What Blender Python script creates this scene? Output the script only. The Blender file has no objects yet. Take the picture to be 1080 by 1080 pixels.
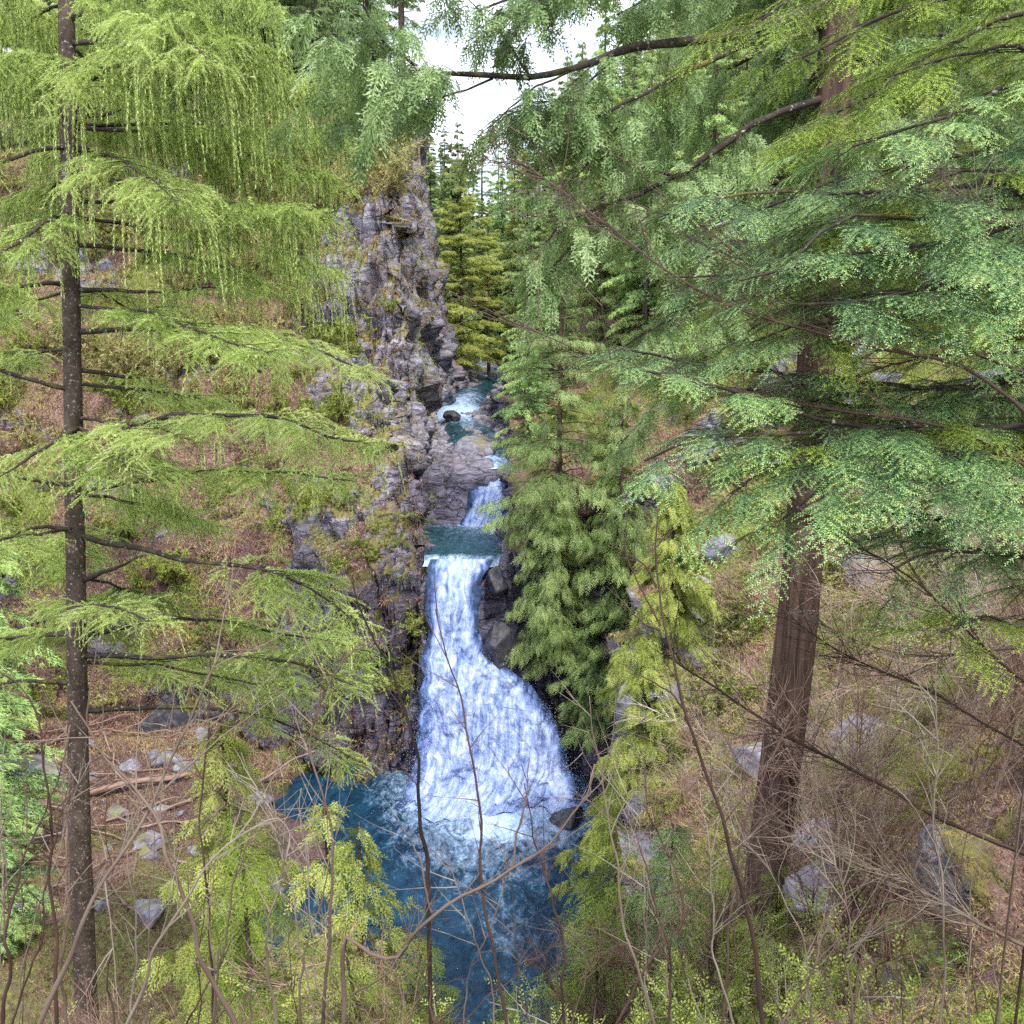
import bpy, math, random
import numpy as np
from math import radians, sin, cos, pi

SEED = 11
rng = np.random.default_rng(SEED)
random.seed(SEED)
scene = bpy.context.scene
COL = scene.collection
F3 = np.float32

# ------------------------------------------------------------------ camera model (pixel + distance -> point)
CAM_Z = 18.0
PITCH = radians(12.0)
FPX = 1060.0
CP, SP = cos(PITCH), sin(PITCH)

def W(px, py, Y):
    dx = (px - 540.0) / FPX
    dy = (540.0 - py) / FPX
    t = Y / (CP + dy * SP)
    return np.array([dx * t, Y, CAM_Z + (-SP + dy * CP) * t])

def WP(pts):
    return np.array([W(*p) for p in pts])

# ------------------------------------------------------------------ object helpers
def tag(o, label=None, cat=None, group=None, kind=None):
    if label: o['label'] = label
    if cat: o['category'] = cat
    if group: o['group'] = group
    if kind: o['kind'] = kind
    return o

def empty(name, loc):
    o = bpy.data.objects.new(name, None)
    o.empty_display_size = 0.2
    COL.objects.link(o)
    o.location = [float(v) for v in loc]
    return o

def copy_tree(o, parent=None):
    c = o.copy(); COL.objects.link(c)
    if parent is not None:
        c.parent = parent
    for ch in list(o.children):
        copy_tree(ch, c)
    return c

class MB:
    """collects triangles; build() links them as one mesh object"""
    def __init__(self):
        self.v = []; self.f = []; self.t = []; self.n = 0; self.sm = []
    def tris(self, T, tint=None):
        T = np.asarray(T, F3).reshape(-1, 3, 3)
        m = len(T)
        if m == 0: return self
        self.v.append(T.reshape(-1, 3))
        self.f.append(np.arange(m * 3, dtype=np.int32).reshape(-1, 3) + self.n)
        self.t.append(np.full(m, 0.5, F3) if tint is None else np.broadcast_to(np.asarray(tint, F3), (m,)))
        self.sm.append(np.zeros(m, bool))
        self.n += m * 3
        return self
    def mesh(self, V, F, tint=0.5, smooth=True):
        V = np.asarray(V, F3); F = np.asarray(F, np.int32)
        self.v.append(V); self.f.append(F + self.n)
        self.t.append(np.broadcast_to(np.asarray(tint, F3), (len(F),)))
        self.sm.append(np.full(len(F), smooth))
        self.n += len(V)
        return self
    def count(self):
        return sum(len(f) for f in self.f)
    def build(self, name, mat, parent=None, origin=(0, 0, 0), attrs=None):
        V = np.concatenate(self.v) - np.asarray(origin, F3)
        Fc = np.concatenate(self.f); T = np.concatenate(self.t); S = np.concatenate(self.sm)
        me = mesh_from(name, V, Fc, T, S, attrs)
        me.materials.append(mat)
        o = bpy.data.objects.new(name, me)
        COL.objects.link(o)
        if parent is not None:
            o.parent = parent
        else:
            o.location = [float(x) for x in origin]
        return o

def mesh_from(name, V, Fc, T=None, S=None, attrs=None):
    me = bpy.data.meshes.new(name)
    nv, nf = len(V), len(Fc)
    me.vertices.add(nv); me.loops.add(nf * 3); me.polygons.add(nf)
    me.vertices.foreach_set('co', np.ascontiguousarray(V, F3).ravel())
    me.loops.foreach_set('vertex_index', np.ascontiguousarray(Fc, np.int32).ravel())
    me.polygons.foreach_set('loop_start', np.arange(0, nf * 3, 3, dtype=np.int32))
    if S is not None:
        me.polygons.foreach_set('use_smooth', np.ascontiguousarray(S, bool))
    me.update(calc_edges=True)
    if T is not None:
        a = me.attributes.new('tint', 'FLOAT', 'FACE')
        a.data.foreach_set('value', np.ascontiguousarray(T, F3))
    if attrs:
        for k, val in attrs.items():
            a = me.attributes.new(k, 'FLOAT', 'POINT')
            a.data.foreach_set('value', np.ascontiguousarray(val, F3))
    return me

# ------------------------------------------------------------------ noise
def _hash(ix, iy, iz, seed):
    h = (ix.astype(np.uint32) * np.uint32(374761393) + iy.astype(np.uint32) * np.uint32(668265263)
         + iz.astype(np.uint32) * np.uint32(2147483647) + np.uint32((seed * 1274126177) & 0xffffffff))
    h = (h ^ (h >> np.uint32(13))) * np.uint32(1274126177)
    h = (h ^ (h >> np.uint32(16))) * np.uint32(2246822519)
    h = h ^ (h >> np.uint32(15))
    return (h & np.uint32(0xffffff)).astype(np.float64) / 16777215.0

def vnoise(p, seed=0):
    p = np.asarray(p, float)
    i = np.floor(p).astype(np.int64); f = p - i
    u = f * f * f * (f * (f * 6 - 15) + 10)
    r = 0
    for a in (0, 1):
        wx = u[:, 0] if a else 1 - u[:, 0]
        for b in (0, 1):
            wy = u[:, 1] if b else 1 - u[:, 1]
            for c in (0, 1):
                wz = u[:, 2] if c else 1 - u[:, 2]
                r = r + wx * wy * wz * _hash(i[:, 0] + a, i[:, 1] + b, i[:, 2] + c, seed)
    return r

def fbm(p, octv=4, seed=0, gain=0.5):
    p = np.asarray(p, float); s = 0; a = 1.0; n = 0
    for k in range(octv):
        s = s + a * (vnoise(p * 2 ** k + 17.3 * k, seed + k) - 0.5); n += a; a *= gain
    return s / n * 2

def vor(p, seed=0):
    """voronoi: F1, F2, random of nearest cell (3), offset to its point"""
    p = np.asarray(p, float)
    i = np.floor(p).astype(np.int64)
    n = len(p)
    F1 = np.full(n, 9.0); F2 = np.full(n, 9.0); ID = np.zeros((n, 3), np.int64); OFF = np.zeros((n, 3))
    for a in (-1, 0, 1):
        for b in (-1, 0, 1):
            for c in (-1, 0, 1):
                q = i + np.array([a, b, c])
                j = np.stack([_hash(q[:, 0], q[:, 1], q[:, 2], seed + k) for k in (101, 102, 103)], 1)
                d = p - (q + j)
                L = np.sqrt((d * d).sum(1))
                m = L < F1
                F2 = np.where(m, F1, np.minimum(F2, L))
                F1 = np.where(m, L, F1)
                ID[m] = q[m]; OFF[m] = d[m]
    R = np.stack([_hash(ID[:, 0], ID[:, 1], ID[:, 2], seed + k) for k in (201, 202, 203)], 1)
    return F1, F2, R, OFF

def smooth(a, b, x):
    t = np.clip((np.asarray(x, float) - a) / (b - a), 0, 1)
    return t * t * (3 - 2 * t)

def nrm(v):
    v = np.asarray(v, float)
    return v / np.maximum(np.linalg.norm(v, axis=-1, keepdims=True), 1e-9)

# ------------------------------------------------------------------ instancing of small triangle templates into one mesh
def frames(d, up=(0, 0, 1), roll=None):
    """rotation matrices whose columns are direction, side and normal"""
    d = nrm(d); up = np.broadcast_to(np.asarray(up, float), d.shape)
    s = np.cross(up, d)
    bad = np.linalg.norm(s, axis=1) < 1e-3
    if bad.any():
        s[bad] = np.cross(np.array([0.31, 0.95, 0.0]), d[bad])
    s = nrm(s); n = np.cross(d, s)
    if roll is not None:
        c, q = np.cos(roll)[:, None], np.sin(roll)[:, None]
        s, n = s * c + n * q, n * c - s * q
    return np.stack([d, s, n], 2)

def inst(tmpl, R, pos, scale):
    scale = np.broadcast_to(np.asarray(scale, float), (len(pos),))
    M = (R * scale[:, None, None]).astype(F3)
    out = np.einsum('mij,tkj->mtki', M, tmpl.astype(F3)) + np.asarray(pos, F3)[:, None, None, :]
    return out.reshape(-1, 3, 3)

def scatter(mb, tmpls, R, pos, scale, tint, jit=0.15):
    """spread the instances over the template variants; tmpls = list of (tris, tint offsets)"""
    m = len(pos)
    if m == 0: return
    scale = np.broadcast_to(np.asarray(scale, float), (m,)); tint = np.broadcast_to(np.asarray(tint, float), (m,))
    which = rng.integers(0, len(tmpls), m)
    for k, (T, dt) in enumerate(tmpls):
        s = which == k
        if not s.any(): continue
        tt = (tint[s][:, None] + dt[None, :] + rng.normal(0, jit, (s.sum(), len(T)))).ravel()
        mb.tris(inst(T, R[s], pos[s], scale[s]), np.clip(tt, 0, 1))

# ------------------------------------------------------------------ tubes
def resample(P, n):
    P = np.asarray(P, float)
    L = np.concatenate([[0], np.cumsum(np.linalg.norm(np.diff(P, axis=0), axis=1))])
    t = np.linspace(0, L[-1], n)
    # smooth interpolation (Catmull-Rom like through np.interp of a refined curve)
    m = len(P)
    if m > 2:
        Q = []
        E = np.vstack([2 * P[0] - P[1], P, 2 * P[-1] - P[-2]])
        for k in range(m - 1):
            p0, p1, p2, p3 = E[k], E[k + 1], E[k + 2], E[k + 3]
            for u in np.linspace(0, 1, 8, endpoint=False):
                Q.append(0.5 * ((2 * p1) + (-p0 + p2) * u + (2 * p0 - 5 * p1 + 4 * p2 - p3) * u * u + (-p0 + 3 * p1 - 3 * p2 + p3) * u ** 3))
        Q.append(P[-1]); P = np.array(Q)
        L = np.concatenate([[0], np.cumsum(np.linalg.norm(np.diff(P, axis=0), axis=1))])
        t = np.linspace(0, L[-1], n)
    return np.stack([np.interp(t, L, P[:, k]) for k in range(3)], 1)

def tube(mb, P, r, sides=6, tint=0.5, rough=0.0):
    P = np.asarray(P, float); n = len(P)
    r = np.broadcast_to(np.asarray(r, float), (n,)).copy()
    d = np.gradient(P, axis=0); d = nrm(d)
    ref = np.array([0.0, 0, 1]) if abs(d[:, 2]).mean() < 0.8 else np.array([1.0, 0.1, 0])
    s = nrm(np.cross(ref, d)); b = np.cross(d, s)
    a = np.linspace(0, 2 * pi, sides, endpoint=False)
    rr = r[:, None] * np.ones(sides)[None, :]
    if rough:
        rr = rr * (1 + rough * rng.normal(0, 1, rr.shape))
    V = P[:, None, :] + rr[:, :, None] * (np.cos(a)[None, :, None] * s[:, None, :] + np.sin(a)[None, :, None] * b[:, None, :])
    V = V.reshape(-1, 3)
    i = np.arange(n - 1)[:, None] * sides; k = np.arange(sides)[None, :]; k2 = (k + 1) % sides
    A = i + k; B = i + k2; C = A + sides; D = B + sides
    Fc = np.concatenate([np.stack([A, B, D], -1).reshape(-1, 3), np.stack([A, D, C], -1).reshape(-1, 3)])
    cap = len(V)
    V = np.vstack([V, P[-1] + d[-1] * r[-1]])
    e = (n - 1) * sides
    Fc = np.vstack([Fc, np.stack([e + np.arange(sides), e + (np.arange(sides) + 1) % sides, np.full(sides, cap)], 1)])
    mb.mesh(V, Fc, tint)

def wiggle(P, amp, seed=None):
    P = np.array(P, float); n = len(P)
    w = np.zeros((n, 3)); a = amp
    for f in (1.5, 3.3, 7.0):
        ph = rng.uniform(0, 6.28, 3); t = np.linspace(0, 1, n)[:, None]
        w += a * np.sin(t * f * 2 * pi + ph) ; a *= 0.5
    env = np.minimum(1, np.linspace(0, 1, n) * 4)[:, None]
    w -= w[0]
    return P + w * env

# ------------------------------------------------------------------ materials
def new_mat(name):
    m = bpy.data.materials.new(name); m.use_nodes = True
    nt = m.node_tree; nt.nodes.clear()
    return m, nt

def nd(nt, typ, **kw):
    n = nt.nodes.new(typ)
    for k, v in kw.items():
        if k == 'inputs':
            for kk, vv in v.items(): n.inputs[kk].default_value = vv
        else: setattr(n, k, v)
    return n

def ramp(nt, stops, interp='LINEAR'):
    r = nt.nodes.new('ShaderNodeValToRGB'); r.color_ramp.interpolation = interp
    e = r.color_ramp.elements
    while len(e) < len(stops): e.new(0.5)
    for el, (p, c) in zip(e, stops):
        el.position = p; el.color = (c[0], c[1], c[2], 1)
    return r

def noise(nt, scale, detail=4, rough=0.6, vec=None, dist=0.0):
    n = nd(nt, 'ShaderNodeTexNoise', inputs={'Scale': scale, 'Detail': detail, 'Roughness': rough, 'Distortion': dist})
    if vec is not None: nt.links.new(vec, n.inputs['Vector'])
    return n

def mixc(nt, fac, a, b, blend='MIX'):
    m = nd(nt, 'ShaderNodeMix', data_type='RGBA', blend_type=blend)
    for sock, val in ((m.inputs[0], fac), (m.inputs[6], a), (m.inputs[7], b)):
        if hasattr(val, 'links') or isinstance(val, bpy.types.NodeSocket): nt.links.new(val, sock)
        elif isinstance(val, (int, float)): sock.default_value = val
        else: sock.default_value = (val[0], val[1], val[2], 1)
    return m.outputs[2]

def math_n(nt, op, a, b=None, c=None, clamp=False):
    m = nd(nt, 'ShaderNodeMath', operation=op, use_clamp=clamp)
    for sock, val in zip(m.inputs, (a, b, c)):
        if val is None: continue
        if isinstance(val, bpy.types.NodeSocket): nt.links.new(val, sock)
        else: sock.default_value = val
    return m.outputs[0]

def coords(nt, obj=True, scale=None, rot=None):
    tc = nd(nt, 'ShaderNodeTexCoord')
    out = tc.outputs['Object']
    if scale or rot:
        mp = nd(nt, 'ShaderNodeMapping')
        if scale: mp.inputs['Scale'].default_value = scale
        if rot: mp.inputs['Rotation'].default_value = rot
        nt.links.new(out, mp.inputs['Vector']); out = mp.outputs[0]
    return out

def attr(nt, name):
    return nd(nt, 'ShaderNodeAttribute', attribute_name=name).outputs['Fac']

def leaf_mat(name, stops, trans=0.35, gloss=0.25, rough=0.55, world_var=0.0):
    """foliage: colour by the tint stored on each leaf face, light passing through, a weak sheen"""
    m, nt = new_mat(name)
    t = attr(nt, 'tint')
    info = nd(nt, 'ShaderNodeObjectInfo')
    f = math_n(nt, 'ADD', t, math_n(nt, 'MULTIPLY', math_n(nt, 'SUBTRACT', info.outputs['Random'], 0.5), 0.22))
    geo = nd(nt, 'ShaderNodeNewGeometry')
    big = noise(nt, 0.9, 2, 0.5, geo.outputs['Position'])
    f = math_n(nt, 'ADD', f, math_n(nt, 'MULTIPLY', math_n(nt, 'SUBTRACT', big.outputs['Fac'], 0.5), 0.5), clamp=True)
    f = math_n(nt, 'MULTIPLY_ADD', f, 1.22, -0.07, clamp=True)
    r = ramp(nt, stops); nt.links.new(f, r.inputs[0])
    p = nd(nt, 'ShaderNodeBsdfPrincipled', inputs={'Roughness': rough, 'Specular IOR Level': gloss})
    nt.links.new(r.outputs[0], p.inputs['Base Color'])
    tr = nd(nt, 'ShaderNodeBsdfTranslucent')
    warm = mixc(nt, 0.5, r.outputs[0], (0.36, 0.44, 0.13), 'MIX')
    nt.links.new(warm, tr.inputs['Color'])
    mx = nd(nt, 'ShaderNodeMixShader', inputs={0: trans})
    nt.links.new(p.outputs[0], mx.inputs[1]); nt.links.new(tr.outputs[0], mx.inputs[2])
    o = nd(nt, 'ShaderNodeOutputMaterial'); nt.links.new(mx.outputs[0], o.inputs[0])
    return m

def bark_mat(name, dark, light, spot=None, stretch=(1, 1, 0.15), scale=8.0, spot_scale=18.0, moss=None, bump=0.6, spot_th=0.62):
    m, nt = new_mat(name)
    v = coords(nt, scale=stretch)
    n = noise(nt, scale, 6, 0.7, v)
    r = ramp(nt, [(0.3, dark), (0.7, light)]); nt.links.new(n.outputs['Fac'], r.inputs[0])
    col = r.outputs[0]
    co = coords(nt)
    if spot:
        s = noise(nt, spot_scale, 3, 0.6, co)
        sr = ramp(nt, [(spot_th, (0, 0, 0)), (spot_th + 0.06, (1, 1, 1))]); nt.links.new(s.outputs['Fac'], sr.inputs[0])
        col = mixc(nt, sr.outputs[0], col, spot)
    if moss:
        s = noise(nt, 1.7, 4, 0.7, co)
        sr = ramp(nt, [(0.55, (0, 0, 0)), (0.68, (1, 1, 1))]); nt.links.new(s.outputs['Fac'], sr.inputs[0])
        col = mixc(nt, math_n(nt, 'MULTIPLY', sr.outputs[0], 0.75), col, moss)
    p = nd(nt, 'ShaderNodeBsdfPrincipled', inputs={'Roughness': 0.85, 'Specular IOR Level': 0.2})
    nt.links.new(col, p.inputs['Base Color'])
    b = nd(nt, 'ShaderNodeBump', inputs={'Strength': bump, 'Distance': 0.03})
    nt.links.new(n.outputs['Fac'], b.inputs['Height']); nt.links.new(b.outputs[0], p.inputs['Normal'])
    o = nd(nt, 'ShaderNodeOutputMaterial'); nt.links.new(p.outputs[0], o.inputs[0])
    return m

def tint_mat(name, stops, rough=0.8, trans=0.0):
    """twigs, sticks and litter: colour by the stored tint"""
    m, nt = new_mat(name)
    t = attr(nt, 'tint')
    geo = nd(nt, 'ShaderNodeNewGeometry')
    big = noise(nt, 3.0, 3, 0.6, geo.outputs['Position'])
    f = math_n(nt, 'ADD', t, math_n(nt, 'MULTIPLY', math_n(nt, 'SUBTRACT', big.outputs['Fac'], 0.5), 0.5), clamp=True)
    r = ramp(nt, stops); nt.links.new(f, r.inputs[0])
    p = nd(nt, 'ShaderNodeBsdfPrincipled', inputs={'Roughness': rough, 'Specular IOR Level': 0.25})
    nt.links.new(r.outputs[0], p.inputs['Base Color'])
    o = nd(nt, 'ShaderNodeOutputMaterial')
    if trans:
        tr = nd(nt, 'ShaderNodeBsdfTranslucent'); nt.links.new(r.outputs[0], tr.inputs['Color'])
        mx = nd(nt, 'ShaderNodeMixShader', inputs={0: trans})
        nt.links.new(p.outputs[0], mx.inputs[1]); nt.links.new(tr.outputs[0], mx.inputs[2])
        nt.links.new(mx.outputs[0], o.inputs[0])
    else:
        nt.links.new(p.outputs[0], o.inputs[0])
    return m
# ================================================================== TERRAIN
XL_Y = [-10, 14, 18, 20, 22.5, 24.5, 28, 33, 35, 36.2, 36.8, 38, 42, 45, 50, 56, 75, 120, 460]
XL_X = [-16, -14, -11, -8, -5.0, -3.8, -3.3, -3.9, -4.4, -3.7, -3.2, -3.3, -4.1, -4.3, -3.9, -4.0, -3.0, -6, -10]
XR_Y = [-10, 18, 22, 26, 31, 34, 35.6, 36.6, 37.5, 42, 46, 56, 75, 120, 460]
XR_X = [2, 2, 2.5, 3.0, 3.3, 2.9, 2.3, -0.4, -0.3, -0.1, -0.2, -0.4, 0.6, 4, 8]
FL_Y = [-10, 35.6, 36.1, 36.5, 36.9, 41.9, 42.5, 43.0, 50, 56, 75, 100, 160, 460]
FL_Z = [-1.3, -1.2, 3.0, 7.2, 7.9, 7.7, 9.3, 10.6, 11.45, 11.9, 12.9, 15.0, 20, 44]

def xl(y): return np.interp(y, XL_Y, XL_X)
def xr(y): return np.interp(y, XR_Y, XR_X)

def height(x, y):
    x = np.asarray(x, float); y = np.asarray(y, float)
    fl = np.interp(y, FL_Y, FL_Z)
    a, b = xl(y), xr(y)
    dl = np.maximum(a - x, 0); dr = np.maximum(x - b, 0)
    # left massif: toe, gorge wall, brow
    yf = np.interp(x, [-60, -30, -16, -10, -5, -3], [44, 40, 38.0, 36.8, 35.6, 35.4])
    yy = np.maximum(y - yf, 0)
    rocky = np.interp(yy, [0, 1.6, 7.6, 9.0, 10.4, 14, 40, 400], [0, 7.6, 13.4, 16.2, 22.6, 25.2, 33, 120])
    scree = np.interp(yy, [0, 15.5, 40, 400], [0, 24.8, 33, 120])
    k = smooth(-10, -6.2, x)
    front = scree * (1 - k) + rocky * k
    wob = 0.9 * np.sin(x * .55 + y * .8) + 0.6 * np.sin(x * 1.3 - y * .9 + 1) + .4 * np.sin(y * 2.1 + x)
    beach = np.minimum(-1.3 + 0.36 * np.maximum(dl + wob, 0), 1.1 + 0.03 * dl + .12 * wob)
    left = np.where(y > 35.0, np.minimum(fl + np.interp(y, [0, 57, 66, 500], [14, 14, 1.3, 0.9]) * dl, np.maximum(beach, front + np.where(front > 0, 0, 0))), beach)
    left = np.maximum(left, np.where((dl > 0) & (y < 40), np.minimum(beach, fl + 14 * dl), -9))
    # right bank: low cliff, then wooded hillside
    ch = np.interp(y, [-10, 20, 30, 36, 40, 46, 56, 90, 460], [6, 7, 8.0, 8.6, 9.5, 11.5, 13.5, 17, 95])
    wall = np.minimum(fl + np.interp(y, [0, 55, 66, 500], [8, 8, 1.2, 0.8]) * dr, np.maximum(ch, fl))
    right = wall + 0.80 * np.maximum(dr - 1.0, 0) - 0.0035 * np.maximum(dr - 12, 0) ** 2
    right = np.maximum(right, wall)
    base = np.where(x < a, left, np.where(x > b, right, fl))
    # viewer's slope
    near = np.interp(y, [-20, -2, 0.6, 3, 5, 10, 15, 20, 22, 24, 40], [18, 16.9, 16.4, 14.9, 13.0, 8.9, 5.3, 0.9, -1.2, -5, -40])
    near = near + 1.15 * np.clip(x - 1.3, 0, 9) * (.25 + .75 * smooth(4, 11, y)) - 0.25 * np.clip(-2 - x, 0, 8)
    near = np.where(y > 22, near - 0.9 * np.maximum(x - 1.3, 0) * np.clip((y - 22) / 3, 0, 1), near)
    return np.maximum(base, near)

def axis_samples(first, growth, n):
    d = first * (growth ** np.arange(1, n + 1) - 1) / (growth - 1)
    return d

def build_ground():
    ys = np.concatenate([np.arange(-8, 8, 0.35), np.arange(8, 32.9, 0.22), np.arange(32.9, 57, 0.11)])
    y2 = []; y = ys[-1]; st = 0.14
    while y < 470:
        y += st; st *= 1.035; y2.append(y)
    ys = np.concatenate([ys, y2])
    dL = axis_samples(0.014, 1.0225, 240); dR = axis_samples(0.014, 1.0225, 240)
    nm = 40
    rows = []
    for yv in ys:
        a, b = float(xl(yv)), float(xr(yv))
        rows.append(np.concatenate([a - dL[::-1], np.linspace(a, b, nm), b + dR]))
    X = np.array(rows); Y = np.repeat(ys[:, None], X.shape[1], 1)
    Z = height(X, Y)
    P = np.stack([X, Y, Z], -1)
    du = np.gradient(P, axis=1); dv = np.gradient(P, axis=0)
    N = nrm(np.cross(du, dv)); N[N[..., 2] < 0] *= -1
    shape = X.shape
    p = P.reshape(-1, 3); n = N.reshape(-1, 3)
    x, yq, z = p[:, 0], p[:, 1], p[:, 2]
    steep = 1 - n[:, 2]
    dl = xl(yq) - x; dr = x - xr(yq)
    n1 = fbm(p * 0.22, 4, 3); n2 = fbm(p * 0.8, 4, 9)
    # where bare rock shows
    rock = smooth(0.45, 0.75, steep + 0.25 * n1)
    zone = smooth(7.0, 3.4, dl + 4.5 * n1) * smooth(33.5, 35.5, yq)
    crag = zone * smooth(0.30, 0.5, steep) * smooth(0.15, -0.15, n1 + 0.5 * n2 - 0.35 * smooth(13, 16, z) - 0.3 * smooth(8, 5, z) + 0.25 * smooth(9, 11, z) * smooth(14, 12, z))
    crag = np.maximum(crag, smooth(2.6, .9, dl + 1.6 * n1) * (dl > 0) * smooth(34.5, 35.5, yq) * smooth(60, 50, yq))
    rock = np.maximum(rock * np.where((dl > 0) & (dl > 8), 0.35, 1.0), crag)
    rock = np.maximum(rock, ((dl <= 0) & (dr <= 0) & (z > 1)).astype(float))
    patch = smooth(0.06, 0.22, fbm(p * np.array([0.35, 0.35, 0.5]), 4, 41)) * smooth(0.18, 0.3, steep)
    rock = np.maximum(rock, patch * 0.85)
    rock = np.maximum(rock, smooth(4.5, 3.0, z + 1.5 * n1) * smooth(35.2, 35.8, yq) * smooth(14, 9, dl + 2 * n1) * (dl > 0) * smooth(.15, .3, steep))
    rock = np.clip(rock, 0, 1)
    # displacement: angular blocks tilted along the strata
    c, s = cos(0.95), sin(0.95)
    q = np.stack([x * c + z * s, yq, -x * s + z * c], 1)
    q = q + 0.55 * np.stack([fbm(p * 0.9 + 5, 3, 21), fbm(p * 0.9 + 9, 3, 22), fbm(p * 0.9, 3, 23)], 1)
    near_y = smooth(140, 60, yq)
    D = 0
    for sc, amp, sd in ((np.array([0.24, 0.27, 0.62]), 1.5, 1), (np.array([0.6, 0.7, 2.0]), 0.6, 2), (np.array([1.7, 1.9, 5.5]), 0.2, 3)):
        F1, F2, R, OFF = vor(q * sc, sd)
        D = D + amp * ((R[:, 0] - 0.5) + 0.55 * (OFF * (R - 0.5) * 2).sum(1)) - amp * 0.45 * smooth(0.09, 0.0, F2 - F1)
    soil = 0.22 * n2 + 0.5 * n1 * smooth(8, 16, np.abs(dl))
    amp_r = np.where((dl <= 0) & (dr <= 0), 0.30, 0.8)
    disp = rock * D * amp_r + (1 - rock) * soil * 0.8
    in_water = (dl <= 0) & (dr <= 0) & (z < 0)
    disp = np.where(in_water, 0, disp * near_y)
    p2 = p + n * disp[:, None] + np.stack([0 * x, 0 * x, (1 - rock) * 0.10 * fbm(p * 2.3, 3, 61)], 1)
    ledge = smooth(0.4, 0.9, n[:, 2])
    wet = smooth(0.9, 0.1, z + 0.5 * n2) * smooth(22, 26, yq)
    wet = np.maximum(wet, smooth(4.2, 2.2, z + 1.6 * n1 + n2) * smooth(34.5, 36, yq) * smooth(13, 9, dl + 2 * n1) * (dl > 0))
    wet = np.maximum(wet, smooth(1.2, 0.2, dl) * smooth(12.5, 9.5, z) * smooth(35, 36, yq) * smooth(48, 43, yq))
    wet = np.maximum(wet, smooth(1.4, 0.3, dr) * smooth(10, 7, z + n2) * smooth(26, 30, yq) * smooth(50, 43, yq))
    green = smooth(-0.1, 0.35, n1 + 0.35 * smooth(4, 9, dr) + 0.5 * smooth(24, 27, z) + 0.25 * smooth(12, 4, yq))
    idx = np.arange(len(p)).reshape(shape)
    A, B, C, Dd = idx[:-1, :-1].ravel(), idx[:-1, 1:].ravel(), idx[1:, 1:].ravel(), idx[1:, :-1].ravel()
    Fc = np.concatenate([np.stack([A, B, C], 1), np.stack([A, C, Dd], 1)])
    globals().update(GP=p2, GF=Fc, GROCK=rock, GGREEN=green)
    me = mesh_from('ground', p2, Fc, None, np.ones(len(Fc), bool), {'rock': rock, 'wet': wet, 'green': green, 'bare': ((dl <= .4) & (dr <= .6) & (z > 1)).astype(float)})
    me.materials.append(ground_mat())
    o = bpy.data.objects.new('ground', me); COL.objects.link(o)
    tag(o, 'steep rock and leaf litter slopes of the wooded gorge', kind='structure')
    return o

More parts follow.
